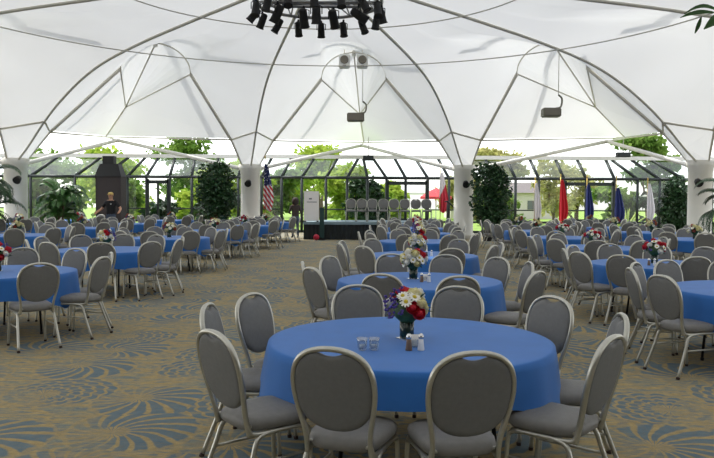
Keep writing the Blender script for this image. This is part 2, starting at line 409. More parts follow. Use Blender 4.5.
# ring cables
for rr, zz, th in ((8.2, 5.5, .015), (4.1, 5.6, .013)):
    bm = bmesh.new(); tube(bm, [pt(rr, zz, 2 * PI * i / 96) for i in range(97)], th, 6); struct('trim_4', bm, 'rib')
# columns
col_pts = [pt(RC, 0, az) for az in rib_az if abs(math.remainder(az - A0, 2 * PI)) < 2.0]
for i, p in enumerate(col_pts):
    bm = bmesh.new()
    lathe(bm, [(.46, 0), (.46, .25), (.41, .27), (.41, 2.72), (.43, 2.74), (.43, 2.86), (.46, 2.9), (.5, 3.12), (.3, 3.16)], 32, c=p)
    o = struct('column', bm, 'white_paint')

# ------------------------------------------------------------------ glass wall
def wall_x(px, y): return (px - 357) / 725 * y
YW, ZR, YT, ZT = 36.0, 2.72, 36.9, 3.72
posts = [(-20.0, -19.6), (-18.6, -17.9), (-16.2, -15.2), (-14.0, -13.0), (-12.6, -11.6), (-11.4, -10.75), (-10.45, -10.1), (-9.3, -9.25), (-8.2, -8.25), (-7.0, -7.05), (-5.9, -5.75),
         (-4.75, -4.35), (-3.75, -3.35), (-2.75, -2.2), (-1.55, -1.0), (-.5, .05), (.5, .3), (1.45, .8), (2.4, 1.9), (3.5, 2.95), (4.55, 4.1), (5.6, 5.3), (6.7, 6.5),
         (7.85, 7.55), (9.0, 8.75), (10.25, 10.05), (11.35, 11.15), (12.75, 12.6), (13.9, 12.9), (15.0, 13.9), (16.2, 14.9), (17.6, 16.2), (19.0, 17.8), (20.0, 19.2)]
wn = 0
for (xb, xt), (xb2, xt2) in zip(posts, posts[1:]):
    wn += 1
    if xb2 - xb < .1: continue
    bm = bmesh.new()
    tube(bm, [(xb, YW, -.06), (xb, YW, ZR)], .07, 6); tube(bm, [(xb, YW, ZR), (xt, YT, ZT)], .075, 6)
    tube(bm, [(xb, YW, ZR), (xb2, YW, ZR)], .075, 6)
    for z in (.55,): tube(bm, [(xb, YW, z), (xb2, YW, z)], .055, 6)
    if wn % 3 != 1: tube(bm, [(xb, YW, 1.15), (xb2, YW, 1.15)], .03, 6)
    box(bm, xb, xb2, YW - .06, YW + .06, -.06, .12)
    f = struct('window_%d' % wn, bm, 'black_frame')
    bm = bmesh.new(); v = [bm.verts.new(p) for p in ((xb, YW + .02, .12), (xb2, YW + .02, .12), (xb2, YW + .02, ZR), (xb, YW + .02, ZR))]; bm.faces.new(v)
    obj('pane', bm, 'glass', f)
    bm = bmesh.new(); v = [bm.verts.new(p) for p in ((xb, YW + .02, ZR), (xb2, YW + .02, ZR), (xt2, YT, ZT), (xt, YT, ZT))]; bm.faces.new(v)
    obj('roof_pane', bm, 'roofglass', f)
# wider door frames in the glass wall
for i, (xa, xb) in enumerate(((-10.4, -9.35), (1.5, 3.45), (10.3, 12.7))):
    bm = bmesh.new()
    for x in (xa, xb): box(bm, x - .07, x + .07, YW - .1, YW + .08, -.06, 2.62)
    box(bm, xa, xb, YW - .1, YW + .08, 2.38, 2.55); box(bm, xa, xb, YW - .08, YW + .06, 0.5, .72)
    if i != 1: box(bm, (xa + xb) / 2 - .04, (xa + xb) / 2 + .04, YW - .08, YW + .06, 0, 2.4)
    struct('door_%d' % (i + 1), bm, 'black_frame')
bm = bmesh.new(); box(bm, -20, 20, YT - .1, YT + .12, ZT - .02, ZT + .17); struct('trim_5', bm, 'white_tube')

# ------------------------------------------------------------------ banquet chair
def back_y(z): return -.195 - (z - .44) * .235
HOOP = [(.17, .40), (.168, .46), (.173, .53), (.190, .61), (.205, .69), (.211, .76), (.203, .83), (.175, .89), (.125, .93), (.063, .949), (0, .954)]
def hoop_u(z):
    for (a, b), (c, d) in zip(HOOP, HOOP[1:]):
        if z <= d: return a + (c - a) * (z - b) / (d - b)
    return 0
def hoop_pts(n):
    h = spline([(u, back_y(z), z) for u, z in HOOP], n)
    return h + [Vector((-p.x, p.y, p.z)) for p in h[-2::-1]]
def build_chair(lod):
    n = 8 if lod == 0 else 5
    sp = 4 if lod == 0 else 2
    P = {}
    # frame: hoop, side rails
    bm = bmesh.new()
    h = hoop_pts(sp)
    tube(bm, h, .0135, n, r2=.017, up=(1, 0, 0))
    for s in (1, -1):
        tube(bm, spline([(s * .168, back_y(.47), .47), (s * .174, -.185, .425), (s * .182, -.15, .408), (s * .186, 0, .408), (s * .19, .17, .408)], sp), .013, n)
    tube(bm, [(-.165, back_y(.46) + .02, .45), (.165, back_y(.46) + .02, .45)], .011, n)
    if lod == 0: P['back_frame'] = [mesh('back_frame', bm, 'silver')]
    leg = []
    for s in (1, -1):
        b2 = bm if lod else bmesh.new()
        tube(b2, spline([(s * .183, -.03, .405), (s * .186, -.11, .4), (s * .19, -.155, .37), (s * .198, -.19, .27), (s * .218, -.29, .012)], sp), .0145, n)
        if lod == 0: tube(b2, [(s * .2173, -.287, .022), (s * .2192, -.296, 0)], .017, n, 1); leg.append(mesh('leg', b2, ['silver', 'rubber']))
        b2 = bm if lod else bmesh.new()
        tube(b2, spline([(s * .187, .1, .405), (s * .189, .165, .398), (s * .191, .19, .36), (s * .194, .2, .2), (s * .2, .215, .012)], sp), .0135, n)
        if lod == 0: tube(b2, [(s * .1995, .2145, .022), (s * .2005, .2155, 0)], .016, n, 1); leg.append(mesh('leg', b2, ['silver', 'rubber']))
    if lod == 0:
        P['leg'] = leg
        st = []
        for s in (1, -1):
            b2 = bmesh.new(); tube(b2, [(s * .199, -.197, .255), (s * .193, .197, .255)], .009, 6); st.append(mesh('stretcher', b2, 'silver'))
        P['stretcher'] = st
    else: P['frame'] = [mesh('frame', bm, 'silver')]
    # seat cushion: rounded trapezoid, domed
    bm = bmesh.new(); nn = 28 if lod == 0 else 12
    prof = [(.0, .418), (.92, .418), (1.0, .432), (1.02, .455), (.99, .478), (.9, .492), (.6, .502), (0, .506)] if lod == 0 else [(0, .418), (1, .425), (1.02, .465), (.85, .494), (0, .505)]
    rings = []
    for k, z in prof:
        ring = []
        for j in range(nn):
            a = 2 * PI * j / nn; ca, sa = math.cos(a), math.sin(a)
            q = (abs(ca) ** 4 + abs(sa) ** 4) ** -.25
            y = sa * q * .215 * k + .01; x = ca * q * (.2 + .018 * sa) * k
            ring.append(bm.verts.new((x, y, z)))
        rings.append(ring)
    for a, b in zip(rings, rings[1:]):
        for j in range(nn):
            f = bm.faces.new((a[j], a[(j + 1) % nn], b[(j + 1) % nn], b[j])); f.smooth = True
    bmesh.ops.remove_doubles(bm, verts=bm.verts, dist=1e-5)
    P['seat'] = [mesh('seat', bm, 'seat')]
    # backrest pad: balloon outline with a dipped hand-hold at the top
    side = [(.199, .70), (.2025, .76), (.194, .826), (.167, .882), (.118, .919), (.06, .936), (0, .941)]
    top = spline([(x, z, 0) for x, z in side], 4 if lod == 0 else 2)
    half = [(p.x, p.y - .024 * max(0, 1 - (p.x / .066) ** 2)) for p in top]
    nb = 9 if lod == 0 else 5
    low = [(.199 * math.cos(PI / 2 * k / nb) ** .9, .70 - .172 * math.sin(PI / 2 * k / nb)) for k in range(nb, 0, -1)]
    half = low + half                      # from the bottom middle, up one side, to the top middle
    out = half + [(-x, z) for x, z in half[-2:0:-1]]
    bm = bmesh.new(); layers = []
    for k, off in ((.0, .026), (.8, .026), (.94, .02), (1.0, .008), (1.0, -.006), (.95, -.013), (.85, -.016), (0, -.016)):
        layers.append([bm.verts.new((x * k, back_y(.735 + (z - .735) * k) + off, .735 + (z - .735) * k)) for x, z in out])
    for a, b in zip(layers, layers[1:]):
        for j in range(len(out)):
            f = bm.faces.new((a[j], a[(j + 1) % len(out)], b[(j + 1) % len(out)], b[j])); f.smooth = True
    bmesh.ops.remove_doubles(bm, verts=bm.verts, dist=1e-5)
    P['backrest'] = [mesh('backrest', bm, 'pad')]
    return P
CH = [build_chair(0), build_chair(1)]
def chair_proto(lod):
    t = thing('banquet_chair', '', 'chair')
    for nm, ms in CH[lod].items():
        for m in ms: obj(nm, m, None, t)
    return remember(t)
PROTO = [chair_proto(0), chair_proto(1)]
used = [False, False]
def put_chair(x, y, rz, label, group, z=0, lod=0):
    if not used[lod]:
        used[lod] = True; o = PROTO[lod]; o.location = (x, y, z); o.rotation_euler = (0, 0, rz); o['label'] = label; o['group'] = group; return o
    return dup(PROTO[lod], (x, y, z), rz, label, group)

# ------------------------------------------------------------------ flowers
def daisy_mesh():
    bm = bmesh.new(); n = 11
    for i in range(n):
        a = 2 * PI * i / n
        d = Vector((math.cos(a), math.sin(a), 0)); t = Vector((-math.sin(a), math.cos(a), 0))
        q = [d * .006, d * .02 + t * .0065 + Vector((0, 0, .005)), d * .034 + t * .004 + Vector((0, 0, .004)), d * .034 - t * .004 + Vector((0, 0, .004)), d * .02 - t * .0065 + Vector((0, 0, .005))]
        v = [bm.verts.new(p) for p in q]; bm.faces.new(v)
        v = [bm.verts.new(p - Vector((0, 0, .002))) for p in q]; bm.faces.new(v[::-1])
    lathe(bm, [(.011, 0), (.011, .006), (.006, .011), (0, .012)], 10, 1)
    return bm
def rose_mesh():
    bm = bmesh.new()
    for k in range(4):
        r = .034 - .0075 * k; n = 6
        for i in range(n):
            a = 2 * PI * (i / n + k * .13)
            pts = []
            for u in (-1, -.4, .4, 1):
                col = []
                for v, rr, z in ((0, .35, -.022), (.5, .95, -.004), (1, 1.02 - .08 * k, .014 + .006 * k)):
                    b = a + u * .62
                    col.append(bm.verts.new((math.cos(b) * r * rr, math.sin(b) * r * rr, z - .004 * u * u)))
                pts.append(col)
            for c1, c2 in zip(pts, pts[1:]):
                for j in range(2):
                    f = bm.faces.new((c1[j], c2[j], c2[j + 1], c1[j + 1])); f.smooth = True
    lathe(bm, [(0, -.024), (.02, -.012), (.022, .006), (.012, .026), (0, .03)], 10)
    return bm
def sprig_mesh(seed):
    q = random.Random(seed); bm = bmesh.new()
    for i in range(9):
        p = Vector((q.uniform(-.022, .022), q.uniform(-.022, .022), q.uniform(-.01, .05)))
        bmesh.ops.create_icosphere(bm, subdivisions=1, radius=q.uniform(.007, .011), matrix=Matrix.Translation(p))
    return bm
def foliage_bm(seed, n=46):
    q = random.Random(seed); bm = bmesh.new()
    lathe(bm, [(.03, .105), (.08, .15), (.095, .2), (.07, .255), (0, .28)], 12)
    for i in range(n):
        a = q.uniform(0, 2 * PI); el = q.uniform(-.35, 1.2); d = Vector((math.cos(a) * math.cos(el), math.sin(a) * math.cos(el), math.sin(el)))
        b = Vector((0, 0, .19)) + d * q.uniform(.07, .11); l = q.uniform(.05, .095); s = d.cross(Vector((0, 0, 1))).normalized() * q.uniform(.008, .016)
        nrm = s.cross(d).normalized() * .012
        v = [bm.verts.new(p) for p in (b, b + d * l * .5 + s + nrm, b + d * l, b + d * l * .5 - s + nrm)]; bm.faces.new(v)
    return bm
BLOOM = {}
for kk, f in (('white_daisy', daisy_mesh), ('rose', rose_mesh)): BLOOM[kk] = f
ME = {'white_daisy': mesh('white_daisy', daisy_mesh(), ['petal_white', 'pollen']), 'red_rose': mesh('red_rose', rose_mesh(), 'petal_red'), 'cream_rose': mesh('cream_rose', rose_mesh(), 'petal_cream'),
      'rust_rose': mesh('rust_rose', rose_mesh(), 'petal_rust'), 'white_rose': mesh('white_rose', rose_mesh(), 'petal_white'), 'purple_sprig': mesh('purple_sprig', sprig_mesh(3), 'petal_purple')}
def arrangement(seed, counts):
    q = random.Random(seed)
    t = thing('flower_arrangement', '', 'flowers')
    bm = bmesh.new(); box(bm, -.055, .055, -.055, .055, 0, .008); obj('mirror_plate', bm, 'mirror', t)
    bm = bmesh.new(); lathe(bm, [(.046, .008), (.049, .012), (.05, .12), (.045, .122), (.042, .03), (0, .03)], 20); obj('vase', bm, 'vase', t)
    obj('foliage', foliage_bm(seed), 'stem_leaf', t)
    slots = []
    N = sum(counts.values()); g = PI * (3 - 5 ** .5)
    for i in range(N):
        zz = 1 - (i + .4) / N * 1.22; r = math.sqrt(max(0, 1 - zz * zz)); slots.append(Vector((r * math.cos(i * g + seed), r * math.sin(i * g + seed), zz)))
    kinds = [k for k, c in counts.items() for _ in range(c)]; want = dict(counts); got = {k: 0 for k in counts}; kinds = []
    for i in range(N):
        k = max(counts, key=lambda n: want[n] * (i + 1) / N - got[n] + q.uniform(0, .25)); got[k] += 1; kinds.append(k)
    for d, k in zip(slots, kinds):
        o = obj(k, ME[k], None, t); rad = .135 + q.uniform(-.012, .014)
        o.location = Vector((d.x * rad, d.y * rad, .205 + d.z * rad * .92))
        if k == 'purple_sprig': o.location = Vector((d.x * rad * .96, d.y * rad * .96, .195 + d.z * rad * .95))
        o.rotation_mode = 'QUATERNION'; o.rotation_quaternion = Vector((0, 0, 1)).rotation_difference(Vector((d.x, d.y, d.z + .15)).normalized()); s = q.uniform(1.05, 1.4) * (.75 if k == 'purple_sprig' else 1); o.scale = (s, s, s)
    return remember(t)
ARR = [arrangement(5, {'white_daisy': 11, 'cream_rose': 5, 'white_rose': 4, 'red_rose': 4, 'purple_sprig': 8}),
       arrangement(11, {'white_daisy': 5, 'rust_rose': 4, 'cream_rose': 7, 'purple_sprig': 3}),
       arrangement(17, {'white_daisy': 5, 'red_rose': 7, 'white_rose': 5, 'purple_sprig': 2})]
arr_used = [False] * 3
def put_flowers(kind, loc, rz, label, scale):
    if not arr_used[kind]:
        arr_used[kind] = True; o = ARR[kind]; o.location = loc; o.rotation_euler = (0, 0, rz); o.scale = (scale,) * 3; o['label'] = label; o['group'] = 'flower centrepieces on the tables'; return o
    return dup(ARR[kind], loc, rz, label, 'flower centrepieces on the tables', scale)

# ------------------------------------------------------------------ tables
TR, TZ = .915, .755
def cloth_bm(drop, seed, n=120):
    q = random.Random(seed); ph = [q.uniform(0, 2 * PI) for _ in range(4)]
    bm = bmesh.new()
    prev = [bm.verts.new((0, 0, TZ))]; rings = []
    for r in (.3, .6, .85, .90): rings.append([bm.verts.new((r * math.cos(2 * PI * j / n), r * math.sin(2 * PI * j / n), TZ)) for j in range(n)])
    for k in range(8):
        t = k / 7.0; ring = []
        for j in range(n):
            a = 2 * PI * j / n; d = drop(a)
            fold = (math.sin(8 * a + ph[0]) * .5 + math.sin(13 * a + ph[1]) * .4 + math.sin(21 * a + ph[2]) * .2)
            r = TR + .008 + (.0 if k == 0 else (.012 + .055 * max(0, d - .2) / .25 + .03 * fold * (.3 + 2.2 * max(0, d - .15))) * t ** .8)
            z = TZ - .006 - t * d if k else TZ - .005
            ring.append(bm.verts.new((r * math.cos(a), r * math.sin(a), z)))
        rings.append(ring)
    for j in range(n): bm.faces.new((prev[0], rings[0][j], rings[0][(j + 1) % n])).smooth = True
    for a, b in zip(rings, rings[1:]):
        for j in range(n):
            f = bm.faces.new((a[j], b[j], b[(j + 1) % n], a[(j + 1) % n])); f.smooth = True
    return bm
def square_drop(rot, lo=.23, hi=.46):
    def f(a):
        c = abs(math.cos(a - rot)); s = abs(math.sin(a - rot)); k = 1 / max(c, s) - 1
        return lo + (hi - lo) * (k / .414) ** .8
    return f
CLOTHS = [mesh('tablecloth', cloth_bm(lambda a: .295 + .115 * math.cos(2 * a) + .02 * math.cos(4 * a), 1), 'cloth')]
for i, rot in enumerate((.3, .7, 1.2)): CLOTHS.append(mesh('tablecloth', cloth_bm(square_drop(rot, .25, .42), 5 + i), 'cloth'))
bm = bmesh.new(); lathe(bm, [(.905, .728), (.912, .733), (.912, .745), (.905, .749)], 48); TOP = mesh('tabletop', bm, 'wood')
LEGS = []
for sx in (-1, 1):
    for sy in (-1, 1):
        bm = bmesh.new(); tube(bm, [(sx * .42, sy * .3, .73), (sx * .5, sy * .3, .02)], .014, 8); tube(bm, [(sx * .498, sy * .3, .03), (sx * .5, sy * .3, 0)], .019, 8); LEGS.append(mesh('leg', bm, 'black_metal'))
bm = bmesh.new()
for sx in (-1, 1): tube(bm, [(sx * .45, -.3, .45), (sx * .45, .3, .45)], .01, 6); tube(bm, [(sx * .43, 0, .66), (0, 0, .72)], .009, 6)
BRACE = mesh('brace', bm, 'black_metal')
tproto = thing('banquet_table', '', 'table')
obj('tabletop', TOP, None, tproto)
for l in LEGS: obj('leg', l, None, tproto)
obj('brace', BRACE, None, tproto); remember(tproto)
first_table = [True]

SEATS = [(-18, 'front right-of-middle'), (18, 'front left-of-middle'), (54, 'front left'), (90, 'left'), (126, 'back left'), (162, 'back left-of-middle'),
         (198, 'back right-of-middle'), (234, 'back right'), (270, 'right'), (306, 'front right')]
def place_table(name, short, x, y, kind, tops=None, n=10, seed=0, fl=True, foff=(0, 0)):
    q = random.Random(seed * 31 + 5)
    lab = 'round folding table under a blue cloth, the ' + short
    rz = q.uniform(0, PI) if tops is None or name != 'T1' else R(8)
    if first_table[0]:
        first_table[0] = False; t = tproto; t.location = (x, y, 0); t.rotation_euler = (0, 0, rz); t['label'] = lab; t['group'] = 'round banquet tables'
    else: dup(tproto, (x, y, 0), rz, lab, 'round banquet tables')
    c = bpy.data.objects.new('tablecloth', CLOTHS[0 if name == 'T1' else 1 + seed % 3]); C.objects.link(c); c.location = (x, y, 0); c.rotation_euler = (0, 0, 0 if name == 'T1' else q.uniform(0, 6))
    tag(c, 'blue tablecloth draped over the ' + short, 'tablecloth', 'blue tablecloths')
    if fl:
        col = ('red, white and cream', 'cream and rust', 'red and white')[kind]
        sz = .95 if name == 'T1' else 1.0
        put_flowers(kind, (x + foff[0], y + foff[1], TZ + .001), (2.2 if name == 'T1' else q.uniform(0, 6)), col + ' flowers on the ' + short, sz)
    if tops is None:
        off = q.uniform(0, 36); tops = []
        for i in range(n):
            a = R(off + i * 360 / n + q.uniform(-4, 4)); r = q.uniform(1.26, 1.36); tops.append((x + r * math.cos(a), y + r * math.sin(a)))
    free = list(SEATS)
    order = []
    for (tx, ty) in tops:
        d = Vector((tx - x, ty - y)); L = d.length; d /= L
        ox, oy = x + d.x * (L - .31), y + d.y * (L - .31)
        order.append((tx, ty, ox, oy, d))
    for (tx, ty, ox, oy, d) in order:
        ang = math.degrees(math.atan2(-d.x, -d.y)) % 360      # 0 = camera side, growing to the left
        vis = False
        for px, py, pz in ((tx, ty, .93), (ox, oy, .45), (tx, ty, .05), (ox, oy, .05)):
            for k in (-.2, .2):
                X, Y = proj(px + k, py, pz)
                if -2 < X < 716 and -2 < Y < 462: vis = True
        if not vis: continue
        best = min(free, key=lambda s: abs(math.remainder(s[0] - ang, 360))); free.remove(best)
        rz = math.atan2(d.x, -d.y) + R(q.uniform(-5, 5))
        put_chair(ox, oy, rz, 'grey chair, ' + best[1] + ' seat at the ' + short, 'grey banquet chairs around the ' + short, lod=0 if y < 15.5 else 1)

T = [
 ('T1', 'nearest table of all', .35, 4.72, 0, [(-.13, 3.44), (.54, 3.36), (-.78, 3.88), (1.33, 3.76), (-1.0, 4.86), (-.78, 5.42), (-.02, 5.95), (.83, 5.9), (1.46, 5.3), (1.66, 4.5)], (-.02, .0)),
 ('T2', 'second table of the middle line', .71, 8.2, 0, [(-.48, 7.51), (-.61, 8.17), (-.34, 9.0), (.42, 9.4), (1.16, 9.3), (1.98, 8.3), (1.8, 7.2), (.24, 6.87), (.95, 6.72), (1.75, 8.95)], (-.06, .1)),
 ('T3', 'third table of the middle line', 1.06, 11.9, 0, [(-.26, 12.3), (-.28, 11.55), (.1, 10.95), (.27, 13.0), (1.85, 12.95), (1.4, 10.55), (2.15, 11.3), (1.05, 13.25), (2.4, 12.1)], (-.06, 0)),
 ('T4', 'fourth table of the middle line', 1.37, 15.9, 0, None, (0, 0)),
 ('T5', 'fifth table of the middle line', 1.67, 19.7, 0, None, (0, 0)),
 ('T6', 'sixth table of the middle line', 1.92, 23.3, 2, None, (0, 0)),
 ('T7', 'last table of the middle line', 2.2, 26.9, 1, None, (0, 0)),
 ('A1', 'nearest table left of the aisle', -4.43, 8.9, 2, [(-3.42, 7.85), (-3.05, 8.7), (-3.2, 9.42), (-3.92, 10.1), (-4.72, 10.2), (-5.45, 9.75), (-5.75, 8.95)], (0, 0)),
 ('A2', 'second table left of the aisle', -4.43, 12.8, 0, [(-3.36, 11.8), (-3.08, 12.5), (-3.2, 13.3), (-3.85, 13.98), (-4.57, 14.12), (-5.28, 13.8), (-5.72, 13.1), (-5.55, 12.15), (-4.9, 11.5), (-4.05, 11.5)], (0, 0)),
 ('A3', 'third table left of the aisle', -4.36, 16.8, 1, None, (0, 0)),
 ('A4', 'fourth table left of the aisle', -4.07, 20.7, 1, None, (0, 0)),
 ('A5', 'fifth table left of the aisle', -3.8, 24.5, 2, None, (0, 0)),
 ('A6', 'last table left of the aisle', -3.55, 28.2, 1, None, (0, 0)),
 ('B1', 'nearest table of the outer left line', -8.25, 17.6, 1, None, (0, 0)),
 ('B2', 'second table of the outer left line', -8.3, 21.9, 1, None, (0, 0)),
 ('B3', 'third table of the outer left line', -8.1, 25.8, 1, None, (0, 0)),
 ('B4', 'last table of the outer left line', -7.7, 30.0, 1, None, (0, 0)),
 ('C1', 'nearer table of the far left corner', -11.75, 25.2, 1, None, (0, 0)),
 ('C2', 'farther table of the far left corner', -11.3, 29.6, 2, None, (0, 0)),
 ('R1', 'nearest table of the inner right line', 4.2, 7.45, 2, [(2.92, 6.88), (2.88, 7.62), (3.2, 8.3), (3.72, 8.68), (4.45, 8.75), (5.1, 8.3), (5.4, 7.5)], (0, 0)),
 ('R2', 'second table of the inner right line', 4.32, 10.5, 2, [(3.47, 9.42), (3.03, 10.6), (3.4, 11.42), (4.1, 11.82), (4.85, 11.7), (5.4, 11.15), (4.3, 9.2), (5.05, 9.4), (5.58, 10.25), (3.05, 9.95)], (0, 0)),
 ('R3', 'third table of the inner right line', 4.69, 14.1, 2, None, (-.1, 0)),
 ('R4', 'fourth table of the inner right line', 5.05, 17.8, 2, None, (0, 0)),
 ('R5', 'fifth table of the inner right line', 5.3, 21.4, 1, None, (0, 0)),
 ('R6', 'last table of the inner right line', 5.6, 25.0, 1, None, (0, 0)),
 ('S1', 'nearest table of the outer right line', 8.07, 17.3, 1, None, (0, 0)),
 ('S2', 'second table of the outer right line', 8.5, 20.9, 1, None, (0, 0)),
 ('S3', 'third table of the outer right line', 8.7, 24.4, 1, None, (0, 0)),
 ('S4', 'last table of the outer right line', 9.0, 28.0, 1, None, (0, 0)),
]
for i, (nm, short, x, y, kind, tops, fo) in enumerate(T): place_table(nm, short, x, y, kind, tops, 10, i, True, fo)

# tableware
def lathe_obj(name, prof, m, parent=None, n=16, c=(0, 0, 0)):
    bm = bmesh.new(); lathe(bm, prof, n, c=c); return obj(name, bm, m, parent)
def shaker(kind, loc, short):
    t = thing(kind + '_shaker', 'glass %s shaker with metal lid on the %s' % (kind, short), 'shaker', loc, 0, 'salt and pepper shakers')
    lathe_obj('body', [(.02, 0), (.021, .004), (.016, .05), (.014, .072)], 'paper' if kind == 'salt' else 'pepper', t)
    lathe_obj('lid', [(.0155, .07), (.0165, .074), (.0165, .088), (.01, .1), (0, .103)], 'chrome', t)
def caddy(loc, short):
    t = thing('sugar_caddy', 'small clear holder of white sugar packets on the ' + short, 'sugar caddy', loc, .2)
    bm = bmesh.new(); box(bm, -.045, .045, -.03, .03, 0, .006); box(bm, -.045, -.041, -.03, .03, .006, .05); box(bm, .041, .045, -.03, .03, .006, .05); box(bm, -.041, .041, .026, .03, .006, .05); box(bm, -.041, .041, -.03, -.026, .006, .05); obj('holder', bm, 'tumbler', t)
    bm = bmesh.new()
    for k in range(7):
        y = -.021 + .0065 * k; box(bm, -.037, .036, y, y + .004, .007, .062 + .006 * (k % 3))
    obj('packets', bm, 'paper', t)
def glasscup(loc, side):
    t = thing('glass_tumbler', side, 'glass', loc, 0, 'clear glasses on the nearest table')
    bm = bmesh.new(); lathe(bm, [(.022, 0), (.027, .006), (.031, .055), (.034, .075), (.031, .075), (.027, .05), (.023, .012), (0, .012)], 20); obj('bowl', bm, 'tumbler', t)
    lathe_obj('candle', [(.018, .013), (.018, .033), (.004, .034), (0, .036)], 'paper', t)
z0 = TZ + .0005
shaker('pepper', (.318, 4.36, z0), 'nearest table of all'); shaker('salt', (.392, 4.365, z0), 'nearest table of all'); caddy((.365, 4.47, z0), 'nearest table of all')
glasscup((.035, 4.36, z0), 'left of two small clear candle glasses on the nearest table'); glasscup((.107, 4.365, z0), 'right of two small clear candle glasses on the nearest table')
shaker('pepper', (.72, 8.0, z0), 'second table of the middle line'); shaker('salt', (.80, 8.0, z0), 'second table of the middle line'); caddy((.76, 8.11, z0), 'second table of the middle line')
shaker('pepper', (1.12, 11.6, z0), 'third table of the middle line'); shaker('salt', (1.2, 11.62, z0), 'third table of the middle line')
shaker('pepper', (4.12, 10.2, z0), 'second table of the inner right line'); shaker('salt', (4.2, 10.2, z0), 'second table of the inner right line')

# ------------------------------------------------------------------ stage and what stands on it
bm = bmesh.new(); box(bm, -2.2, 3.15, 29.6, 32.6, .66, .72); box(bm, -2.2, 3.15, 29.58, 29.6, .62, .725)
st = thing('stage', 'low black-skirted stage with grey-blue top in front of the glass wall', 'stage', (0, 0, 0))
obj('platform', bm, 'stage_top', st)
bm = bmesh.new(); n = 160
for (xa, ya, xb, yb) in ((-2.17, 29.63, 3.12, 29.63), (3.12, 29.63, 3.12, 32.57), (3.12, 32.57, -2.17, 32.57), (-2.17, 32.57, -2.17, 29.63)):
    lo, hi = [], []
    for i in range(n + 1):
        t = i / n; wv = .02 * math.sin(i * 1.3); x = xa + (xb - xa) * t; y = ya + (yb - ya) * t
        if abs(xb - xa) > 1: y += wv
        else: x += wv
        lo.append(bm.verts.new((x, y, 0))); hi.append(bm.verts.new((x, y, .66)))
    for i in range(n): bm.faces.new((lo[i], lo[i + 1], hi[i + 1], hi[i])).smooth = True
obj('skirt', bm, 'stage_skirt', st)
ords = ['first', 'second', 'third', 'fourth', 'fifth', 'sixth', 'seventh', 'eighth']
for k in range(8):
    x = -.27 + k * .461
    put_chair(x, 30.75, PI + R(rnd.uniform(-3, 3)), 'grey silver-framed chair on the stage, %s from the left end of the row' % ords[k], 'row of chairs on the stage', .72, 0)
t = thing('display_board', 'white upright board with small grey print on the stage end', 'board', (-1.89, 30.0, .72), 0)
bm = bmesh.new(); box(bm, -.31, .31, -.02, .02, .04, 1.26); obj('panel', bm, 'sign', t)
bm = bmesh.new(); box(bm, -.1, .02, -.026, -.02, .92, .98); box(bm, -.19, .22, -.026, -.02, .8, .83); obj('print', bm, 'print', t)
bm = bmesh.new(); box(bm, -.3, -.22, -.15, .15, 0, .04); box(bm, .22, .3, -.15, .15, 0, .04); obj('foot', bm, 'black_metal', t)
t = thing('banner_stand', 'dark teal narrow banner standing against the stage front', 'banner', (-1.42, 29.3, 0), 0)
bm = bmesh.new(); tube(bm, [(0, 0, .03), (0, 0, 1.3)], .02, 8); obj('pole', bm, 'black_metal', t)
bm = bmesh.new(); box(bm, -.09, .09, -.05, -.02, .1, 1.32); obj('cloth', bm, 'teal', t)
bm = bmesh.new(); lathe(bm, [(.14, 0), (.14, .02), (.03, .035)], 20); obj('base', bm, 'black_metal', t)
bm = bmesh.new(); bmesh.ops.create_uvsphere(bm, u_segments=20, v_segments=12, radius=.12, matrix=Matrix.Translation((0, 0, .12)))
for f in bm.faces: f.smooth = True
t = thing('red_ball', 'small red ball on the carpet at the foot of the stage', 'ball', (-1.64, 29.2, 0)); obj('ball_skin', bm, 'redball', t)
bm = bmesh.new(); lathe(bm, [(.012, .236), (.012, .242)], 10); obj('valve', bm, 'black', t)
# stair rail at the far end of the stage
t = thing('handrail', 'black sloping handrail beside the stage end near the white column', 'handrail', (0, 0, 0))
bm = bmesh.new(); tube(bm, [(4.0, 33.2, 1.55), (4.12, 33.2, 1.6), (4.65, 33.2, 1.12), (4.65, 33.2, 1.0)], .035, 8); obj('rail', bm, 'black_metal', t)
for x, z in ((4.12, 1.58), (4.65, 1.1)):
    bm = bmesh.new(); tube(bm, [(x, 33.2, 0), (x, 33.2, z)], .03, 8); obj('post', bm, 'black_metal', t)

# dark booth by the left glass
t = thing('booth', 'tall dark booth with black sloped hood behind the man in the cap', 'booth', (-11.2, 33.0, 0), 0)
bm = bmesh.new(); box(bm, -.57, .57, .35, .4, 0, 2.62); box(bm, -.53, .53, -.34, -.3, 1.0, 2.62); box(bm, -.57, -.52, -.35, .35, 0, 2.62); box(bm, .52, .57, -.35, .35, 0, 2.62); obj('side_panels', bm, 'booth', t)
bm = bmesh.new(); v0 = [bm.verts.new(p) for p in ((-.6, -.4, 2.62), (.6, -.4, 2.62), (.6, .42, 2.62), (-.6, .42, 2.62))]; v1 = [bm.verts.new(p) for p in ((-.4, -.25, 3.2), (.42, -.25, 3.2), (.42, .3, 3.2), (-.4, .3, 3.2))]
for i in range(4): bm.faces.new((v0[i], v0[(i + 1) % 4], v1[(i + 1) % 4], v1[i]))
bm.faces.new(v0[::-1]); bm.faces.new(v1); obj('hood', bm, 'black', t)
bm = bmesh.new(); box(bm, -.3, .2, -.2, .2, 3.2, 3.55); obj('vent_box', bm, 'black', t)
bm = bmesh.new(); box(bm, -.53, .53, -.3, .34, 0, 1.0); obj('counter', bm, 'booth', t)

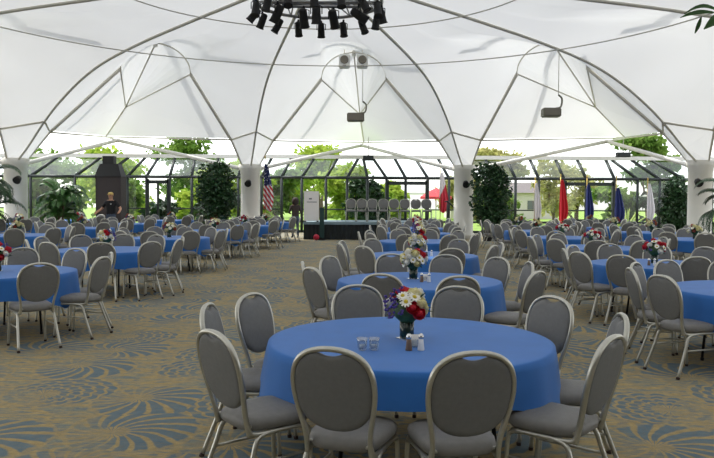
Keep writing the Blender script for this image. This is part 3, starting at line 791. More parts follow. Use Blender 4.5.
# ------------------------------------------------------------------ people
def person(loc, rz, h, label, shirt, trousers, pose, extra):
    t = thing('person', label, 'person', loc, rz)
    s = h / 1.75
    J = {}; E = []; Rr = {}
    def j(n, x, y, z, r, p=None):
        J[n] = (x * s, y * s, z * s); Rr[n] = r * s
        if p: E.append((p, n))
    lean = pose.get('lean', 0)
    def L(y, z): return y + lean * max(0, z - 1.0)
    j('pelvis', 0, 0, .95, .15); j('waist', 0, L(0, 1.1), 1.1, .145, 'pelvis'); j('chest', 0, L(.0, 1.32), 1.32, .165, 'waist'); j('neck', 0, L(0, 1.5), 1.49, .06, 'chest')
    j('head0', 0, L(.01, 1.56), 1.57, .075, 'neck'); j('head1', 0, L(.02, 1.66), 1.66, .092, 'head0'); j('head2', 0, L(.01, 1.73), 1.72, .06, 'head1')
    for sd, k in (('l', -1), ('r', 1)):
        el = pose['elbow' + sd]; wr = pose['wrist' + sd]
        j('sh' + sd, k * .17, L(0, 1.42), 1.42, .075, 'chest'); j('el' + sd, k * el[0], L(el[1], el[2]), el[2], .048, 'sh' + sd); j('wr' + sd, k * wr[0], L(wr[1], wr[2]), wr[2], .034, 'el' + sd)
        d = Vector((k * (wr[0] - el[0]), wr[1] - el[1], wr[2] - el[2])).normalized()
        w0 = Vector((k * wr[0], L(wr[1], wr[2]), wr[2])); q = w0 + d * .07; j('pa' + sd, *q, .036, 'wr' + sd)
        side = d.cross(Vector((0, 1, 0))).normalized() if abs(d.y) < .9 else Vector((1, 0, 0))
        for m, (o_, l_) in enumerate(((-.03, .07), (-.01, .085), (.01, .08), (.03, .06))):
            e = q + side * o_ + d * l_ * .6; j('f%d%s' % (m, sd), *e, .011, 'pa' + sd); e2 = e + d * l_ * .5 + Vector((0, .02, 0)); j('g%d%s' % (m, sd), *e2, .009, 'f%d%s' % (m, sd))
        th = w0 + d * .03 + side * .045 + Vector((0, .015, 0)); j('th' + sd, *th, .012, 'wr' + sd); th2 = th + d * .045 + side * .01; j('ti' + sd, *th2, .01, 'th' + sd)
        j('hip' + sd, k * .09, 0, .88, .1, 'pelvis'); j('kn' + sd, k * .11, .01, .5, .065, 'hip' + sd); j('an' + sd, k * .12, -.02, .09, .045, 'kn' + sd); j('toe' + sd, k * .14, .14, .035, .038, 'an' + sd)
    names = list(J); idx = {n: i for i, n in enumerate(names)}
    me = bpy.data.meshes.new('body'); me.from_pydata([J[n] for n in names], [(idx[a], idx[b]) for a, b in E], [])
    me.materials.append(M[shirt]); me.materials.append(M[trousers]); me.materials.append(M['skin']); me.materials.append(M['black'])
    b = bpy.data.objects.new('body', me); C.objects.link(b)
    m = b.modifiers.new('skin', 'SKIN'); m.use_smooth_shade = True
    sk = me.skin_vertices[0].data
    for n in names: sk[idx[n]].radius = (Rr[n] * (1.12 if n in ('chest', 'waist', 'pelvis') else 1), Rr[n] * (.78 if n in ('chest', 'waist', 'pelvis') else 1))
    sk[idx['pelvis']].use_root = True
    m2 = b.modifiers.new('sub', 'SUBSURF'); m2.levels = 2; m2.render_levels = 2
    dg = bpy.context.evaluated_depsgraph_get(); dg.update(); ev = b.evaluated_get(dg); new = bpy.data.meshes.new_from_object(ev)
    b.modifiers.clear(); b.data = new
    sleeve = pose.get('sleeve', .5)
    for p in new.polygons:
        c = p.center / s; mi = 0
        if c.z < .98 and abs(c.x) < .26 and not (abs(c.x) > .2 and c.z > .7): mi = 1
        if c.z < .085: mi = 3
        if c.z > 1.475 + 0 and abs(c.x) < .13: mi = 2
        for sd, k in (('l', -1), ('r', 1)):
            sh, el, wr = (Vector(J[n + sd]) / s for n in ('sh', 'el', 'wr'))
            dv = el - sh; tt = (c - sh).dot(dv) / dv.length_squared
            near_arm = ((c - (sh + dv * max(0, min(1, tt)))).length < .085)
            fa = wr - el; t2 = (c - el).dot(fa) / fa.length_squared
            near_f = (c - (el + fa * max(0, min(1.9, t2)))).length < .08
            if sleeve < 1 and ((near_arm and tt > sleeve) or (near_f and t2 > 0)): mi = 2
            if sleeve >= 1 and near_f and t2 > .95: mi = 2
        p.material_index = mi; p.use_smooth = True
    b.parent = t
    hy = L(.02, 1.65) * s; hz = 1.66 * s
    # face
    bm = bmesh.new()
    lathe(bm, [(0, -.014), (.014, -.008), (.015, .008), (0, .03)], 8, c=(0, hy + .098 * s, hz - .02 * s)); obj('nose', bm, 'skin', b)
    bm = bmesh.new()
    for k in (-1, 1): bmesh.ops.create_icosphere(bm, subdivisions=2, radius=.012 * s, matrix=Matrix.Translation((k * .034 * s, hy + .08 * s, hz + .01 * s)))
    obj('eyes', bm, 'black', b)
    bm = bmesh.new(); tube(bm, [(-.025 * s, hy + .083 * s, hz - .055 * s), (0, hy + .09 * s, hz - .058 * s), (.025 * s, hy + .083 * s, hz - .055 * s)], .006 * s, 6); obj('mouth', bm, 'petal_rust', b)
    for k in (-1, 1):
        bm = bmesh.new(); bmesh.ops.create_icosphere(bm, subdivisions=2, radius=.03 * s, matrix=Matrix.Translation((k * .09 * s, hy - .01 * s, hz)) @ Matrix.Diagonal((.4, .7, 1, 1))); obj('ear', bm, 'skin', b)
    extra(t, s, hy, hz)
    return t
def cap_man(t, s, hy, hz):
    bm = bmesh.new(); lathe(bm, [(.102, .02), (.104, .05), (.09, .09), (.05, .115), (0, .122)], 20, c=(0, hy - .005, hz)); 
    v = [(-.085, .07), (-.06, .15), (0, .175), (.06, .15), (.085, .07)]
    top = [bm.verts.new((x, hy + y, hz + .035)) for x, y in v]; bot = [bm.verts.new((x, hy + y, hz + .022)) for x, y in v]
    bm.faces.new(top); bm.faces.new(bot[::-1])
    for i in range(5): bm.faces.new((top[i], bot[i], bot[(i + 1) % 5], top[(i + 1) % 5]))
    obj('cap', bm, 'cap', t)
    bm = bmesh.new(); lathe(bm, [(.1, -.05), (.103, -.01), (.1, .03)], 20, c=(0, hy - .012, hz)); 
    bmesh.ops.delete(bm, geom=[f for f in bm.faces if f.calc_center_median().y > hy + .015], context='FACES'); obj('hair', bm, 'hair', t)
    bm = bmesh.new(); box(bm, -.09, -.05, .135 * s, .15 * s, 1.33 * s, 1.36 * s); obj('badge', bm, 'paper', t)
person((-9.4, 27.7, 0), PI - .15, 1.86, 'man in a black short-sleeved shirt and tan cap standing by the dark booth', 'shirt', 'jeans',
       dict(elbowl=(.36, -.03, 1.18), wristl=(.42, .2, 1.08), elbowr=(.36, -.03, 1.18), wristr=(.42, .2, 1.06), sleeve=.75), cap_man)
def long_hair(t, s, hy, hz):
    bm = bmesh.new(); bmesh.ops.create_uvsphere(bm, u_segments=20, v_segments=12, radius=1, matrix=Matrix.Translation((0, hy - .03 * s, hz - .02 * s)) @ Matrix.Diagonal((.16 * s, .14 * s, .19 * s, 1)))
    for f in bm.faces: f.smooth = True
    bmesh.ops.delete(bm, geom=[f for f in bm.faces if f.calc_center_median().y > hy + .045 and f.calc_center_median().z < hz + .06], context='FACES')
    obj('hair', bm, 'hair', t)
person((-2.62, 30.75, 0), .25, 1.66, 'dark-haired person in a brown jacket seen from behind next to the white board', 'jacket', 'jeans',
       dict(elbowl=(.27, .03, 1.14), wristl=(.2, .22, 1.1), elbowr=(.27, .03, 1.14), wristr=(.2, .22, 1.1), sleeve=1.2), long_hair)

# ------------------------------------------------------------------ flags
def flag(x, y, top, zt, zb, w, m, label, seed):
    q = random.Random(seed)
    t = thing('flag_stand', label, 'flag', (x, y, 0))
    lathe_obj('base', [(.17, 0), (.17, .03), (.05, .07), (.03, .1)], 'gold', t, 20)
    bm = bmesh.new(); tube(bm, [(0, 0, .05), (0, 0, top)], .017, 8); obj('pole', bm, 'gold', t)
    lathe_obj('finial', [(.012, top), (.035, top + .04), (.02, top + .09), (0, top + .15)], 'gold', t, 12)
    bm = bmesh.new(); nu, nv = 26, 22; g = []
    for i in range(nv + 1):
        v = i / nv; z = zt + (zb - zt) * v; row = []
        width = w * (.28 + .72 * min(1, v * 1.5) ** .8) * (1 - .25 * max(0, v - .8) / .2)
        for k in range(nu + 1):
            u = k / nu; xx = (u - .15) * width; yy = -.03 - .07 * math.sin(u * 17 + seed) * (.3 + .7 * v)
            row.append(bm.verts.new((xx, yy - .03, z + .06 * math.sin(u * 5 + seed) * v)))
        g.append(row)
    for a, b in zip(g, g[1:]):
        for k in range(nu): bm.faces.new((a[k], a[k + 1], b[k + 1], b[k])).smooth = True
    obj('flag_cloth', bm, m, t)
flag(-3.84, 30.3, 3.35, 3.1, 1.2, .42, 'usflag', 'red, white and blue striped flag hanging on a pole by the white column', 1)
flag(3.85, 33.6, 3.2, 2.9, 1.1, .42, 'flag_strip', 'white flag with a red lower half, right of the row of stage chairs', 2)
flag(8.2, 33.5, 2.6, 2.45, .8, .34, 'flag_white', 'white flag on a pole just right of the big leafy ficus', 3)
flag(9.38, 33.5, 2.75, 2.6, .7, .4, 'flag_red', 'plain red flag on a pole by the glass wall', 4)
flag(10.6, 33.5, 2.7, 2.4, .75, .38, 'flag_blue', 'narrow navy flag on a pole next to the red flag', 5)
flag(11.95, 33.5, 2.7, 2.25, .65, .5, 'flag_blue', 'wide navy flag on a pole by the glass wall, next to a white flag', 6)
flag(13.4, 33.5, 2.6, 2.45, .8, .42, 'flag_white', 'white flag at the end of the flags next to the dark palm', 7)

# ------------------------------------------------------------------ plants
def leaf_cloud(bm, q, blobs, count, size, mi=0, shell=.5):
    tot = sum(b[3] * b[4] for b in blobs)
    for (cx, cy, cz, rx, rz) in blobs:
        for i in range(int(count * rx * rz / tot)):
            d = Vector((q.gauss(0, 1), q.gauss(0, 1), q.gauss(0, 1))).normalized(); k = q.uniform(shell, 1.0)
            c = Vector((cx + d.x * rx * k, cy + d.y * rx * k, cz + d.z * rz * k))
            a = Vector((q.gauss(0, 1), q.gauss(0, 1), q.gauss(0, .6) - .5)).normalized(); b = a.orthogonal().normalized(); b.rotate(Quaternion(a, q.uniform(0, 6)))
            l = size * q.uniform(.7, 1.3); w = l * .3; n = a.cross(b) * l * .12
            v = [bm.verts.new(p) for p in (c, c + a * l * .5 + b * w + n, c + a * l, c + a * l * .5 - b * w + n)]
            bm.faces.new(v).material_index = mi
def ficus(x, y, blobs, label, seed, count=2600, m='leaf_dark', size=.17, potr=.33):
    q = random.Random(seed); t = thing('potted_ficus', label, 'plant', (x, y, 0))
    lathe_obj('pot', [(potr * .75, 0), (potr, .4), (potr * 1.05, .45), (potr * .9, .45), (potr * .88, .4), (0, .4)], 'pot', t, 24)
    bm = bmesh.new()
    for k in range(4):
        a = k * 1.7 + q.random(); b = blobs[k % len(blobs)]
        tube(bm, spline([(.05 * math.cos(a), .05 * math.sin(a), .38), (.1 * math.cos(a), .1 * math.sin(a), 1.0), (b[0], b[1], b[2])], 4), .03, 6)
    obj('trunk', bm, 'bark', t)
    bm = bmesh.new(); leaf_cloud(bm, q, blobs, count, size); obj('foliage', bm, m, t)
ficus(5.38, 29.4, [(-.15, 0, 2.5, .72, .7), (.3, 0, 2.1, .62, .8), (-.2, 0, 1.6, .6, .7), (.25, .1, 1.2, .55, .6), (0, 0, 1.0, .6, .5), (.1, 0, 2.85, .45, .35)], 'tall bushy dark green ficus in front of the right middle column', 1, 3600)
ficus(-5.75, 29.6, [(0, 0, 2.5, .75, .72), (-.2, 0, 1.9, .7, .7), (.2, 0, 1.7, .7, .7), (0, 0, 1.3, .5, .5), (.1, 0, 2.9, .4, .3)], 'tall round dark green ficus left of the left middle column', 2, 3200)
ficus(13.3, 30.2, [(0, 0, 2.0, .5, .6), (-.1, 0, 1.3, .6, .8), (.1, 0, .9, .5, .5), (0, 0, 2.4, .3, .3)], 'dark green bush standing left of the far right column', 3, 2600)
def palm(x, y, h, n, length, label, seed, m='leaf_palm', droop=.8, arc=2 * PI, a_off=0, rise=(.5, 1.2), lw=.022):
    q = random.Random(seed); t = thing('potted_palm', label, 'plant', (x, y, 0))
    lathe_obj('pot', [(.24, 0), (.32, .4), (.34, .45), (.29, .45), (.28, .4), (0, .4)], 'pot', t, 24)
    bm = bmesh.new()
    for k in range(5): a = k * 1.26; tube(bm, [(.06 * math.cos(a), .06 * math.sin(a), .39), (.12 * math.cos(a), .12 * math.sin(a), h)], .022, 6)
    obj('trunk', bm, 'bark', t)
    for i in range(n):
        bm = bmesh.new()
        a = a_off + arc * (i + q.random() * .6) / n; el = q.uniform(*rise); L = length * q.uniform(.8, 1.15)
        base = Vector((.1 * math.cos(a), .1 * math.sin(a), h * q.uniform(.45, 1.0)))
        pts = []; p = base.copy(); e = el
        for k in range(12):
            pts.append(p.copy()); d = Vector((math.cos(a) * math.cos(e), math.sin(a) * math.cos(e), math.sin(e))); p = p + d * L / 12; e -= droop * 2 / 12 * (1 + k / 8)
        tube(bm, pts, [.012 * (1 - k / 14) for k in range(12)], 5)
        for k in range(2, 12):
            d = (pts[min(k + 1, 11)] - pts[k - 1]).normalized(); s = d.cross(Vector((0, 0, 1))); s = s.normalized() if s.length > 1e-3 else Vector((1, 0, 0))
            for side in (-1, 1):
                for sub in (0, .5):
                    b = pts[k - 1].lerp(pts[k], sub); l = L * .3 * (1 - abs(k - 6) / 10)
                    tip = b + (s * side * .85 + d * .55 + Vector((0, 0, -.3))).normalized() * l
                    mid = b.lerp(tip, .45); wv = d * lw
                    v = [bm.verts.new(z) for z in (b, mid + wv + Vector((0, 0, .01)), tip, mid - wv)]; bm.faces.new(v)
        obj('frond', bm, m, t)
palm(-11.15, 27.3, 1.9, 44, 1.15, 'bushy potted palm right of the far left column', 4, lw=.045, rise=(.3, 1.5))
palm(-11.85, 22.85, 2.3, 30, 1.5, 'tall palm in front of the far left column at the edge', 5, m='leaf_dark', lw=.04, rise=(.1, 1.4))
palm(11.4, 21.9, 2.0, 24, 1.3, 'arching palm fronds in front of the far right column', 6, m='leaf_dark', lw=.04, rise=(.1, 1.4))
# near broad-leaved plant, its pot out of frame
t = thing('rubber_plant', 'glossy broad green leaves reaching in at the top corner near the camera', 'plant', (2.95, 4.15, 0))
lathe_obj('pot', [(.2, 0), (.27, .4), (.29, .44), (.24, .44), (.23, .38), (0, .38)], 'pot', t, 24)
bm = bmesh.new(); tube(bm, spline([(0, 0, .36), (.02, 0, 1.2), (-.04, .02, 2.1), (-.12, 0, 2.62), (-.3, -.02, 2.72), (-.62, -.03, 2.72), (-.95, -.05, 2.722)], 5), [.016 - .011 * k / 30 for k in range(31)], 8); obj('trunk', bm, 'bark', t)
def broad_leaf(base, tip, sag, w, up=(0, -.92, .35)):
    base, tip = Vector(base), Vector(tip); d = tip - base; s = d.cross(Vector(up)).normalized(); bm = bmesh.new(); rows = []
    for k in range(11):
        u = k / 10; ww = w * math.sin(PI * min(1, u * .96 + .02) ** .85) + .001; c = base.lerp(tip, u) + Vector((0, 0, sag * math.sin(PI * u)))
        rows.append([bm.verts.new(c + s * ww + Vector((0, 0, -.25 * ww))), bm.verts.new(c + Vector((0, 0, .002))), bm.verts.new(c - s * ww + Vector((0, 0, -.25 * ww)))])
    for a, b in zip(rows, rows[1:]):
        for j in range(2): bm.faces.new((a[j], a[j + 1], b[j + 1], b[j])).smooth = True
    bmesh.ops.solidify(bm, geom=bm.faces[:], thickness=.002)
    return bm
for base, tip, sag, w in (((-.95, -.05, 2.722), (-1.155, -.06, 2.69), .02, .013), ((-.9, -.04, 2.715), (-1.13, -.05, 2.712), .05, .012), ((-1.03, -.05, 2.70), (-1.075, -.07, 2.60), -.004, .010),
                          ((-.86, -.04, 2.725), (-1.03, -.08, 2.622), .02, .03), ((-.8, -.03, 2.72), (-.95, -.1, 2.56), .02, .03), ((-.66, -.03, 2.72), (-.74, -.1, 2.5), .02, .035), ((-.7, 0, 2.73), (-.88, .1, 2.86), .03, .03), ((-.5, 0, 2.72), (-.5, -.1, 2.95), .02, .035),
                          ((-.4, 0, 2.72), (-.42, -.15, 2.5), .02, .035), ((-.3, 0, 2.71), (-.16, .1, 2.95), .03, .035), ((-.2, 0, 2.7), (.12, -.1, 2.85), .05, .04), ((-.12, .0, 2.6), (-.3, .2, 2.42), .04, .04), ((-.05, .02, 2.3), (.25, .2, 2.4), .05, .045), ((-.03, .02, 2.0), (-.26, -.1, 2.1), .05, .045), ((0, .01, 1.6), (.24, -.12, 1.7), .05, .045), ((.01, .01, 1.3), (-.2, .16, 1.38), .05, .045)):
    obj('leaf', broad_leaf(base, tip, sag, w), 'leaf_palm', t)

# ------------------------------------------------------------------ lights, speakers and other fixtures overhead
TXX, TYY, TZZ = CX, CY, 5.12
t = thing('lighting_truss', 'round aluminium lighting truss hanging under the crown of the tent', 'truss', (TXX, TYY, 0))
for rr, zz in ((1.12, TZZ), (1.12, TZZ + .3), (.8, TZZ + .15)):
    bm = bmesh.new(); tube(bm, [(rr * math.cos(a), rr * math.sin(a), zz) for a in [2 * PI * i / 48 for i in range(49)]], .03, 8); obj('ring', bm, 'truss', t)
bm = bmesh.new()
for i in range(24):
    a, b = 2 * PI * i / 24, 2 * PI * (i + .5) / 24
    tube(bm, [(1.12 * math.cos(a), 1.12 * math.sin(a), TZZ), (1.12 * math.cos(b), 1.12 * math.sin(b), TZZ + .3)], .014, 5); tube(bm, [(1.12 * math.cos(a), 1.12 * math.sin(a), TZZ + .3), (.8 * math.cos(b), .8 * math.sin(b), TZZ + .15)], .014, 5)
    tube(bm, [(1.12 * math.cos(a), 1.12 * math.sin(a), TZZ), (.8 * math.cos(b), .8 * math.sin(b), TZZ + .15)], .014, 5)
obj('lattice', bm, 'truss', t)
for i in range(4):
    a = PI / 4 + i * PI / 2; bm = bmesh.new(); tube(bm, [(1.1 * math.cos(a), 1.1 * math.sin(a), TZZ + .3), (.3 * math.cos(a), .3 * math.sin(a), 5.7)], .01, 5); obj('hanging_cable', bm, 'rib', t)
def spot(loc, aim, label, size=1.0, group='black stage lights on the round truss', proto=[None]):
    t = thing('stage_light', label, 'stage light', loc, 0, group)
    d = Vector(aim).normalized(); rot = Vector((0, 0, -1)).rotation_difference(d).to_matrix()
    s = size; c = Vector((0, 0, -.2 * s))
    bm = bmesh.new(); lathe(bm, [(.05 * s, .2 * s), (.085 * s, .17 * s), (.095 * s, 0), (.1 * s, -.17 * s), (.112 * s, -.19 * s), (.112 * s, -.21 * s), (.09 * s, -.2 * s)], 16, c=c, axis=rot); obj('can', bm, 'black', t)
    bm = bmesh.new(); lathe(bm, [(.088 * s, -.185 * s), (.0, -.178 * s)], 16, c=c, axis=rot); obj('lens', bm, 'lens', t)
    side = d.cross(Vector((0, 0, 1))); side = side.normalized() if side.length > .05 else Vector((1, 0, 0))
    bm = bmesh.new(); tube(bm, [c + side * .12 * s, c + side * .12 * s + Vector((0, 0, .16 * s)), Vector((0, 0, 0)), c - side * .12 * s + Vector((0, 0, .16 * s)), c - side * .12 * s], .012 * s, 6); tube(bm, [(0, 0, -.02), (0, 0, .06 * s)], .03 * s, 6); obj('yoke', bm, 'black_metal', t)
    return t
clock = ['back', 'back just right of the middle', 'back right', 'right, rear', 'right', 'right, front', 'front right', 'front just right of the middle', 'front middle', 'front just left of the middle', 'front left', 'left, front', 'left', 'left, rear', 'back left', 'back just left of the middle']
for i in range(16):
    a = PI / 2 - 2 * PI * i / 16; rr = 1.12
    x, y = TXX + rr * math.cos(a), TYY + rr * math.sin(a)
    q = random.Random(i + 40); aim = (math.cos(a) * q.uniform(-.2, .9), math.sin(a) * q.uniform(-.2, .9) + q.uniform(-.3, .3), -1)
    spot((x, y, TZZ - .09), aim, 'black can light under the round truss at its ' + clock[i], .68)
for i, (dx, dy, aim) in enumerate(((-.75, .35, (-.5, .2, -1)), (-.3, .65, (.1, .5, -1)), (.25, .7, (.2, .6, -1)), (.72, .45, (.9, .2, -.6)), (-.05, .35, (0, .2, -1)))):
    n = TXX + dx
    spot((TXX + dx, TYY + dy, TZZ + .055), aim, 'black can light inside the truss ring, %s from the left' % ords[[0, 1, 3, 4, 2][i]], .85)
    b = [o for o in bpy.data.objects if o.name.startswith('lighting_truss')][0]
bm = bmesh.new()
for dy in (.1, .35, .45, .65, .7):
    hx = math.sqrt(1.12 ** 2 - dy ** 2); tube(bm, [(-hx, dy, TZZ + .1), (hx, dy, TZZ + .1)], .022, 6)
obj('cross_bar', bm, 'truss', t)
def louds(x, label):
    t = thing('loudspeaker', label, 'speaker', (x, 22.8, 5.75), 0, 'pair of white loudspeakers under the far vault')
    bm = bmesh.new(); box(bm, -.17, .17, -.12, .18, 0, .42); bmesh.ops.bevel(bm, geom=bm.edges[:], offset=.03, segments=2, affect='EDGES'); obj('cabinet', bm, 'white_plastic', t)
    bm = bmesh.new(); lathe(bm, [(.12, 0), (.13, .01), (.1, .012), (.04, -.02), (0, -.01)], 20, axis=Matrix.Rotation(PI / 2, 3, 'X'), c=(0, -.125, .24)); obj('cone', bm, 'grille', t)
    bm = bmesh.new(); box(bm, -.05, .05, -.14, -.12, .03, .07); obj('badge', bm, 'black', t)
    bm = bmesh.new(); tube(bm, [(0, 0, .4), (0, .1, .58)], .015, 6); obj('bracket', bm, 'grey_tube', t)
louds(-.42, 'left of two white loudspeakers hung high under the far vault'); louds(.14, 'right of two white loudspeakers hung high under the far vault')
def hung_box(x, y, z, w, h, top, label, arm=False):
    t = thing('hanging_lamp', label, 'lamp', (x, y, z))
    bm = bmesh.new(); box(bm, -w / 2, w / 2, -.2, .2, 0, h); bmesh.ops.bevel(bm, geom=bm.edges[:], offset=.03, segments=2, affect='EDGES'); obj('housing', bm, 'housing', t)
    bm = bmesh.new(); box(bm, -w * .42, w * .42, -.215, -.2, h * .15, h * .85); obj('face', bm, 'grille', t)
    bm = bmesh.new(); tube(bm, spline([(w * .3, 0, h), (w * .55, 0, h + .05), (w * .6, 0, h + .3), (w * .4, 0, h + .42)], 4), .03, 6); obj('bracket', bm, 'housing', t)
    bm = bmesh.new(); tube(bm, [(w * .4, 0, h + .42), (w * .4, 0, top - z)], .012, 6); obj('hanging_rod', bm, 'rib', t)
hung_box(-.07, 26.2, 4.45, .62, .3, 6.85, 'grey floodlight box hung from the middle vault'); hung_box(6.1, 23.0, 4.28, .56, .28, 6.4, 'grey floodlight box hung in the right-hand vault')
def black_box(x, y, z, w, h, label, top):
    t = thing('ceiling_speaker', label, 'speaker', (x, y, z)); bm = bmesh.new(); box(bm, -w / 2, w / 2, -.15, .15, 0, h); obj('cabinet', bm, 'black', t)
    bm = bmesh.new(); tube(bm, [(0, 0, h), (0, 0, top - z)], .02, 6); obj('hanging_rod', bm, 'rib', t)
    bm = bmesh.new(); box(bm, -w * .45, w * .45, -.165, -.15, h * .1, h * .9); obj('grille', bm, 'black_frame', t)
black_box(.52, 34.6, 3.5, .5, .24, 'small black speaker hung at the middle of the centre bay', 4.62)
black_box(12.6, 34.5, 3.72, .62, .22, 'small black speaker hung in the right bay above the flags', 4.55)
# spotlights strapped to the columns
front = sorted([p for p in col_pts if p.y > 25], key=lambda p: p.x)
nm = ['far left column', 'left middle column', 'right middle column', 'far right column']
for p, n_, side in zip(front, nm, (.35, 0, 0, -.35)):
    t = thing('column_spotlight', 'small black spotlight strapped to the ' + n_, 'spotlight', (p.x + side * 1.0, p.y - .41 * math.cos(side * 1.0), 2.33), 0, 'spotlights on the columns')
    bm = bmesh.new(); lathe(bm, [(.06, -.12), (.11, -.08), (.13, .05), (.145, .12), (.12, .11), (0, .1)], 16, axis=Matrix.Rotation(PI / 2 + .5, 3, 'X'), c=(0, -.2, 0)); obj('lamp_head', bm, 'black', t)
    bm = bmesh.new(); tube(bm, [(0, .02, .08), (0, -.08, .1), (0, -.16, .03)], .03, 6); obj('bracket', bm, 'black_metal', t)

# ------------------------------------------------------------------ outdoors
def tree(x, y, blobs, m, label, seed, count=1800, size=.35, trunk_r=.12, shell=.35):
    q = random.Random(seed); t = thing('tree', label, 'tree', (x, y, -.06), 0, 'trees and bushes beyond the glass wall')
    bm = bmesh.new()
    for k, b in enumerate(blobs[:3]): tube(bm, spline([(.1 * k, 0, 0), (b[0] * .3, b[1] * .3, b[2] * .5), (b[0], b[1], b[2])], 4), [trunk_r * (1 - .7 * i / 8) for i in range(9)], 7)
    obj('trunk', bm, 'bark', t)
    bm = bmesh.new(); leaf_cloud(bm, q, blobs, count, size, 0, shell); obj('crown', bm, m, t)
def blob_set(q, n, w, h, z0): return [(q.uniform(-w, w) * .6, q.uniform(-.8, .8), z0 + h * (i + .5) / n, w * q.uniform(.5, .8), h / n * q.uniform(.7, 1.1)) for i in range(n)]
TREES = [
 # px-free list: x, y, half width, crown bottom, crown height, leaf colour, words
 (-21.5, 52, 2.6, .3, 4.6, 'leaf_mid', 'large mid green tree far beyond the glass at the left edge'),
 (-18.6, 60, 3.0, .3, 4.4, 'leaf_bright', 'wide bright green tree far beyond the lawn left of the booth'),
 (-12.2, 67, 3.4, .3, 3.6, 'leaf_mid', 'wide mid green tree far beyond the lawn right of the booth'),
 (-4.4, 66, 3.0, .3, 3.4, 'leaf_bright', 'wide pale green tree far beyond the lawn left of the board'),
 (9.2, 62, 2.6, .3, 3.2, 'leaf_yellow', 'wide olive tree far beyond the lawn left of the red flag'),
 (-17.5, 40, 2.0, 0.6, 3.2, 'leaf_mid', 'mid green tree beyond the glass at the far left edge'),
 (-15.2, 44, 2.2, .6, 4.0, 'leaf_bright', 'bright green tree beyond the glass behind the potted palm'),
 (-13.2, 40, 1.4, .2, 2.6, 'leaf_mid', 'mid green bush beyond the glass left of the dark booth'),
 (-9.6, 43.5, 1.6, .2, 3.1, 'leaf_bright', 'bright green bush beyond the glass right of the dark booth'),
 (-12.5, 55, 3.0, 2.0, 4.6, 'leaf_mid', 'tall tree beyond the glass behind the dark booth'),
 (-6.6, 42, 1.5, .2, 3.6, 'leaf_bright', 'bright green bush beyond the glass behind the left ficus'),
 (-7.6, 39.0, 1.3, .0, 1.9, 'leaf_dark', 'low dark bush at the glass left of the round ficus'),
 (-10.6, 38.6, 1.0, .0, 1.4, 'leaf_dark', 'low dark bush at the glass next to the dark booth'),
 (-4.9, 47, 1.7, .8, 2.6, 'leaf_mid', 'mid green tree beyond the striped flag'),
 (-2.8, 56, 2.4, 3.0, 2.6, 'leaf_bright', 'tall bright green tree rising above the eave left of centre'),
 (-1.0, 44, 1.3, .4, 3.3, 'leaf_bright', 'bright yellow-green hedge tree beyond the white board'),
 (.6, 40, 1.3, .1, 2.5, 'leaf_dark', 'dark green round tree behind the row of stage chairs'),
 (2.6, 46, .9, .3, 2.3, 'leaf_bright', 'small yellow-green shrub seen through the middle glass door'),
 (7.6, 39.5, 1.2, .1, 2.1, 'leaf_mid', 'mid green shrub beyond the glass right of the big ficus'),
 (9.7, 52, 2.0, 3.6, 1.6, 'leaf_yellow', 'olive yellow treetop above the eave right of the right ficus'),
 (12.7, 47, 1.6, 1.2, 3.0, 'leaf_yellow', 'thin olive tree beyond the red flag'),
 (15.6, 52, 1.8, .9, 3.2, 'leaf_yellow', 'thin olive tree beyond the navy flags'),
 (14.6, 41, 1.3, .1, 2.3, 'leaf_mid', 'mid green bush beyond the wide navy flag'),
 (16.6, 40, 1.5, .1, 2.4, 'leaf_dark', 'dark bush beyond the last white flag'),
 (17.6, 44, 2.0, 2.4, 3.2, 'leaf_mid', 'tall green tree beyond the glass at the right end'),
]
for i, (x, y, wd, zb, h, m, lab) in enumerate(TREES):
    q = random.Random(100 + i); tree(x, y, blob_set(q, 5, wd, h, zb), m, lab, 200 + i, count=2600 if 'thin' not in lab else 900, size=.4)
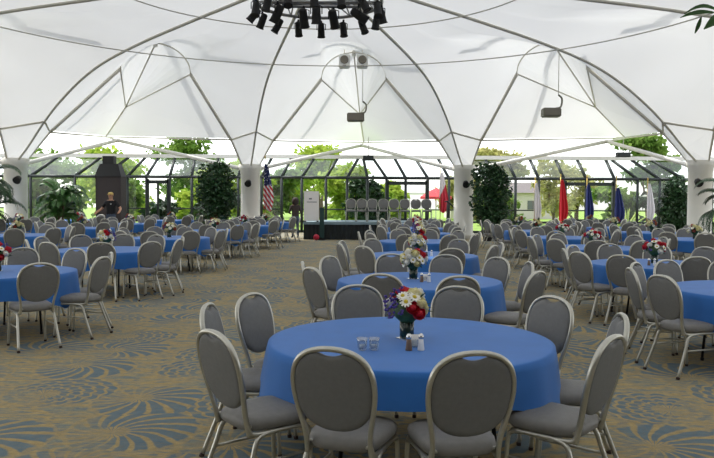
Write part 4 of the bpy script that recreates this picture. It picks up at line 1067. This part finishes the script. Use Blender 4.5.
# pale building, parasols, agave
t = thing('building', 'pale low building with grey roof beyond the lawn behind the flags', 'building', (13.5, 66, 0))
bm = bmesh.new(); box(bm, -5, 4.5, 0, 5, -.06, 2.3); obj('wall', bm, 'house', t)
bm = bmesh.new(); v = [bm.verts.new(p) for p in ((-5.4, -.5, 2.3), (4.9, -.5, 2.3), (4.9, 5.5, 2.3), (-5.4, 5.5, 2.3), (-4, 2.5, 3.3), (3.5, 2.5, 3.3))]
for f in ((0, 1, 5, 4), (1, 2, 5), (2, 3, 4, 5), (3, 0, 4), (3, 2, 1, 0)): bm.faces.new([v[k] for k in f])
obj('roof', bm, 'roof', t)
for k in range(3):
    bm = bmesh.new(); box(bm, -4 + k * 3, -2.6 + k * 3, -.05, .02, .8, 1.6); obj('window', bm, 'print', t)
def parasol(x, y, z, r, m, label):
    t = thing('parasol', label, 'parasol', (x, y, -.06)); bm = bmesh.new(); tube(bm, [(0, 0, 0), (0, 0, z + .5)], .035, 8); obj('pole', bm, 'white_tube', t)
    bm = bmesh.new(); lathe(bm, [(r, z - .15), (r, z), (r * .5, z + .33), (.03, z + .55)], 8, smooth=False)
    bmesh.ops.delete(bm, geom=[f for f in bm.faces if len(f.verts) > 4], context='FACES'); obj('canopy', bm, m, t)
    lathe_obj('base', [(.3, 0), (.3, .08), (.05, .12)], 'house', t)
parasol(5.0, 46, 1.9, 1.0, 'red_canvas', 'red parasol on the lawn beyond the glass left of the right middle column')
parasol(3.6, 50, 2.2, 1.3, 'white_canvas', 'white parasol on the lawn beyond the glass behind the stage chairs')
t = thing('agave', 'spiky yellow-green agave beyond the glass between the navy and white flags', 'plant', (14.2, 38.3, -.06))
for k in range(18):
    a = k * 2.4; e = .5 + .9 * (k / 18); L = 1.5; bm = bmesh.new(); d = Vector((math.cos(a) * math.cos(e), math.sin(a) * math.cos(e), math.sin(e))); s = Vector((-math.sin(a), math.cos(a), 0))
    tube(bm, [Vector((0, 0, .05)), d * L * .4, d * L * .75 + Vector((0, 0, -.02)), d * L + Vector((0, 0, -.08))], [.06, .06, .04, .004], 6); obj('leaf', bm, 'agave', t)

# ------------------------------------------------------------------ light
w = bpy.data.worlds.new('world'); sc.world = w; w.use_nodes = True; nt = w.node_tree
bg = nt.nodes['Background']; sky = nt.nodes.new('ShaderNodeTexSky'); sky.sky_type = 'NISHITA'; sky.sun_disc = False
SUN_EL, SUN_AZ = R(56), R(-150)
sky.sun_elevation = SUN_EL; sky.sun_rotation = R(-50); sky.dust_density = 1.2; sky.air_density = 1.0; sky.ozone_density = 1.0
hs = nt.nodes.new('ShaderNodeHueSaturation'); hs.inputs['Saturation'].default_value = .22; nt.links.new(sky.outputs[0], hs.inputs['Color']); nt.links.new(hs.outputs[0], bg.inputs['Color']); bg.inputs['Strength'].default_value = .62
sl = bpy.data.lights.new('sun', 'SUN'); so = bpy.data.objects.new('sun', sl); C.objects.link(so)
sl.energy = 6.0; sl.angle = R(1.5); sl.color = (1, .95, .87)
sd = Vector((.42, -.3, -1)).normalized()          # direction the light travels
so.rotation_euler = sd.to_track_quat('-Z', 'Y').to_euler()

vs = sc.view_settings; vs.view_transform = 'Standard'; vs.look = 'None'; vs.exposure = -.52; vs.gamma = 1; vs.use_curve_mapping = False
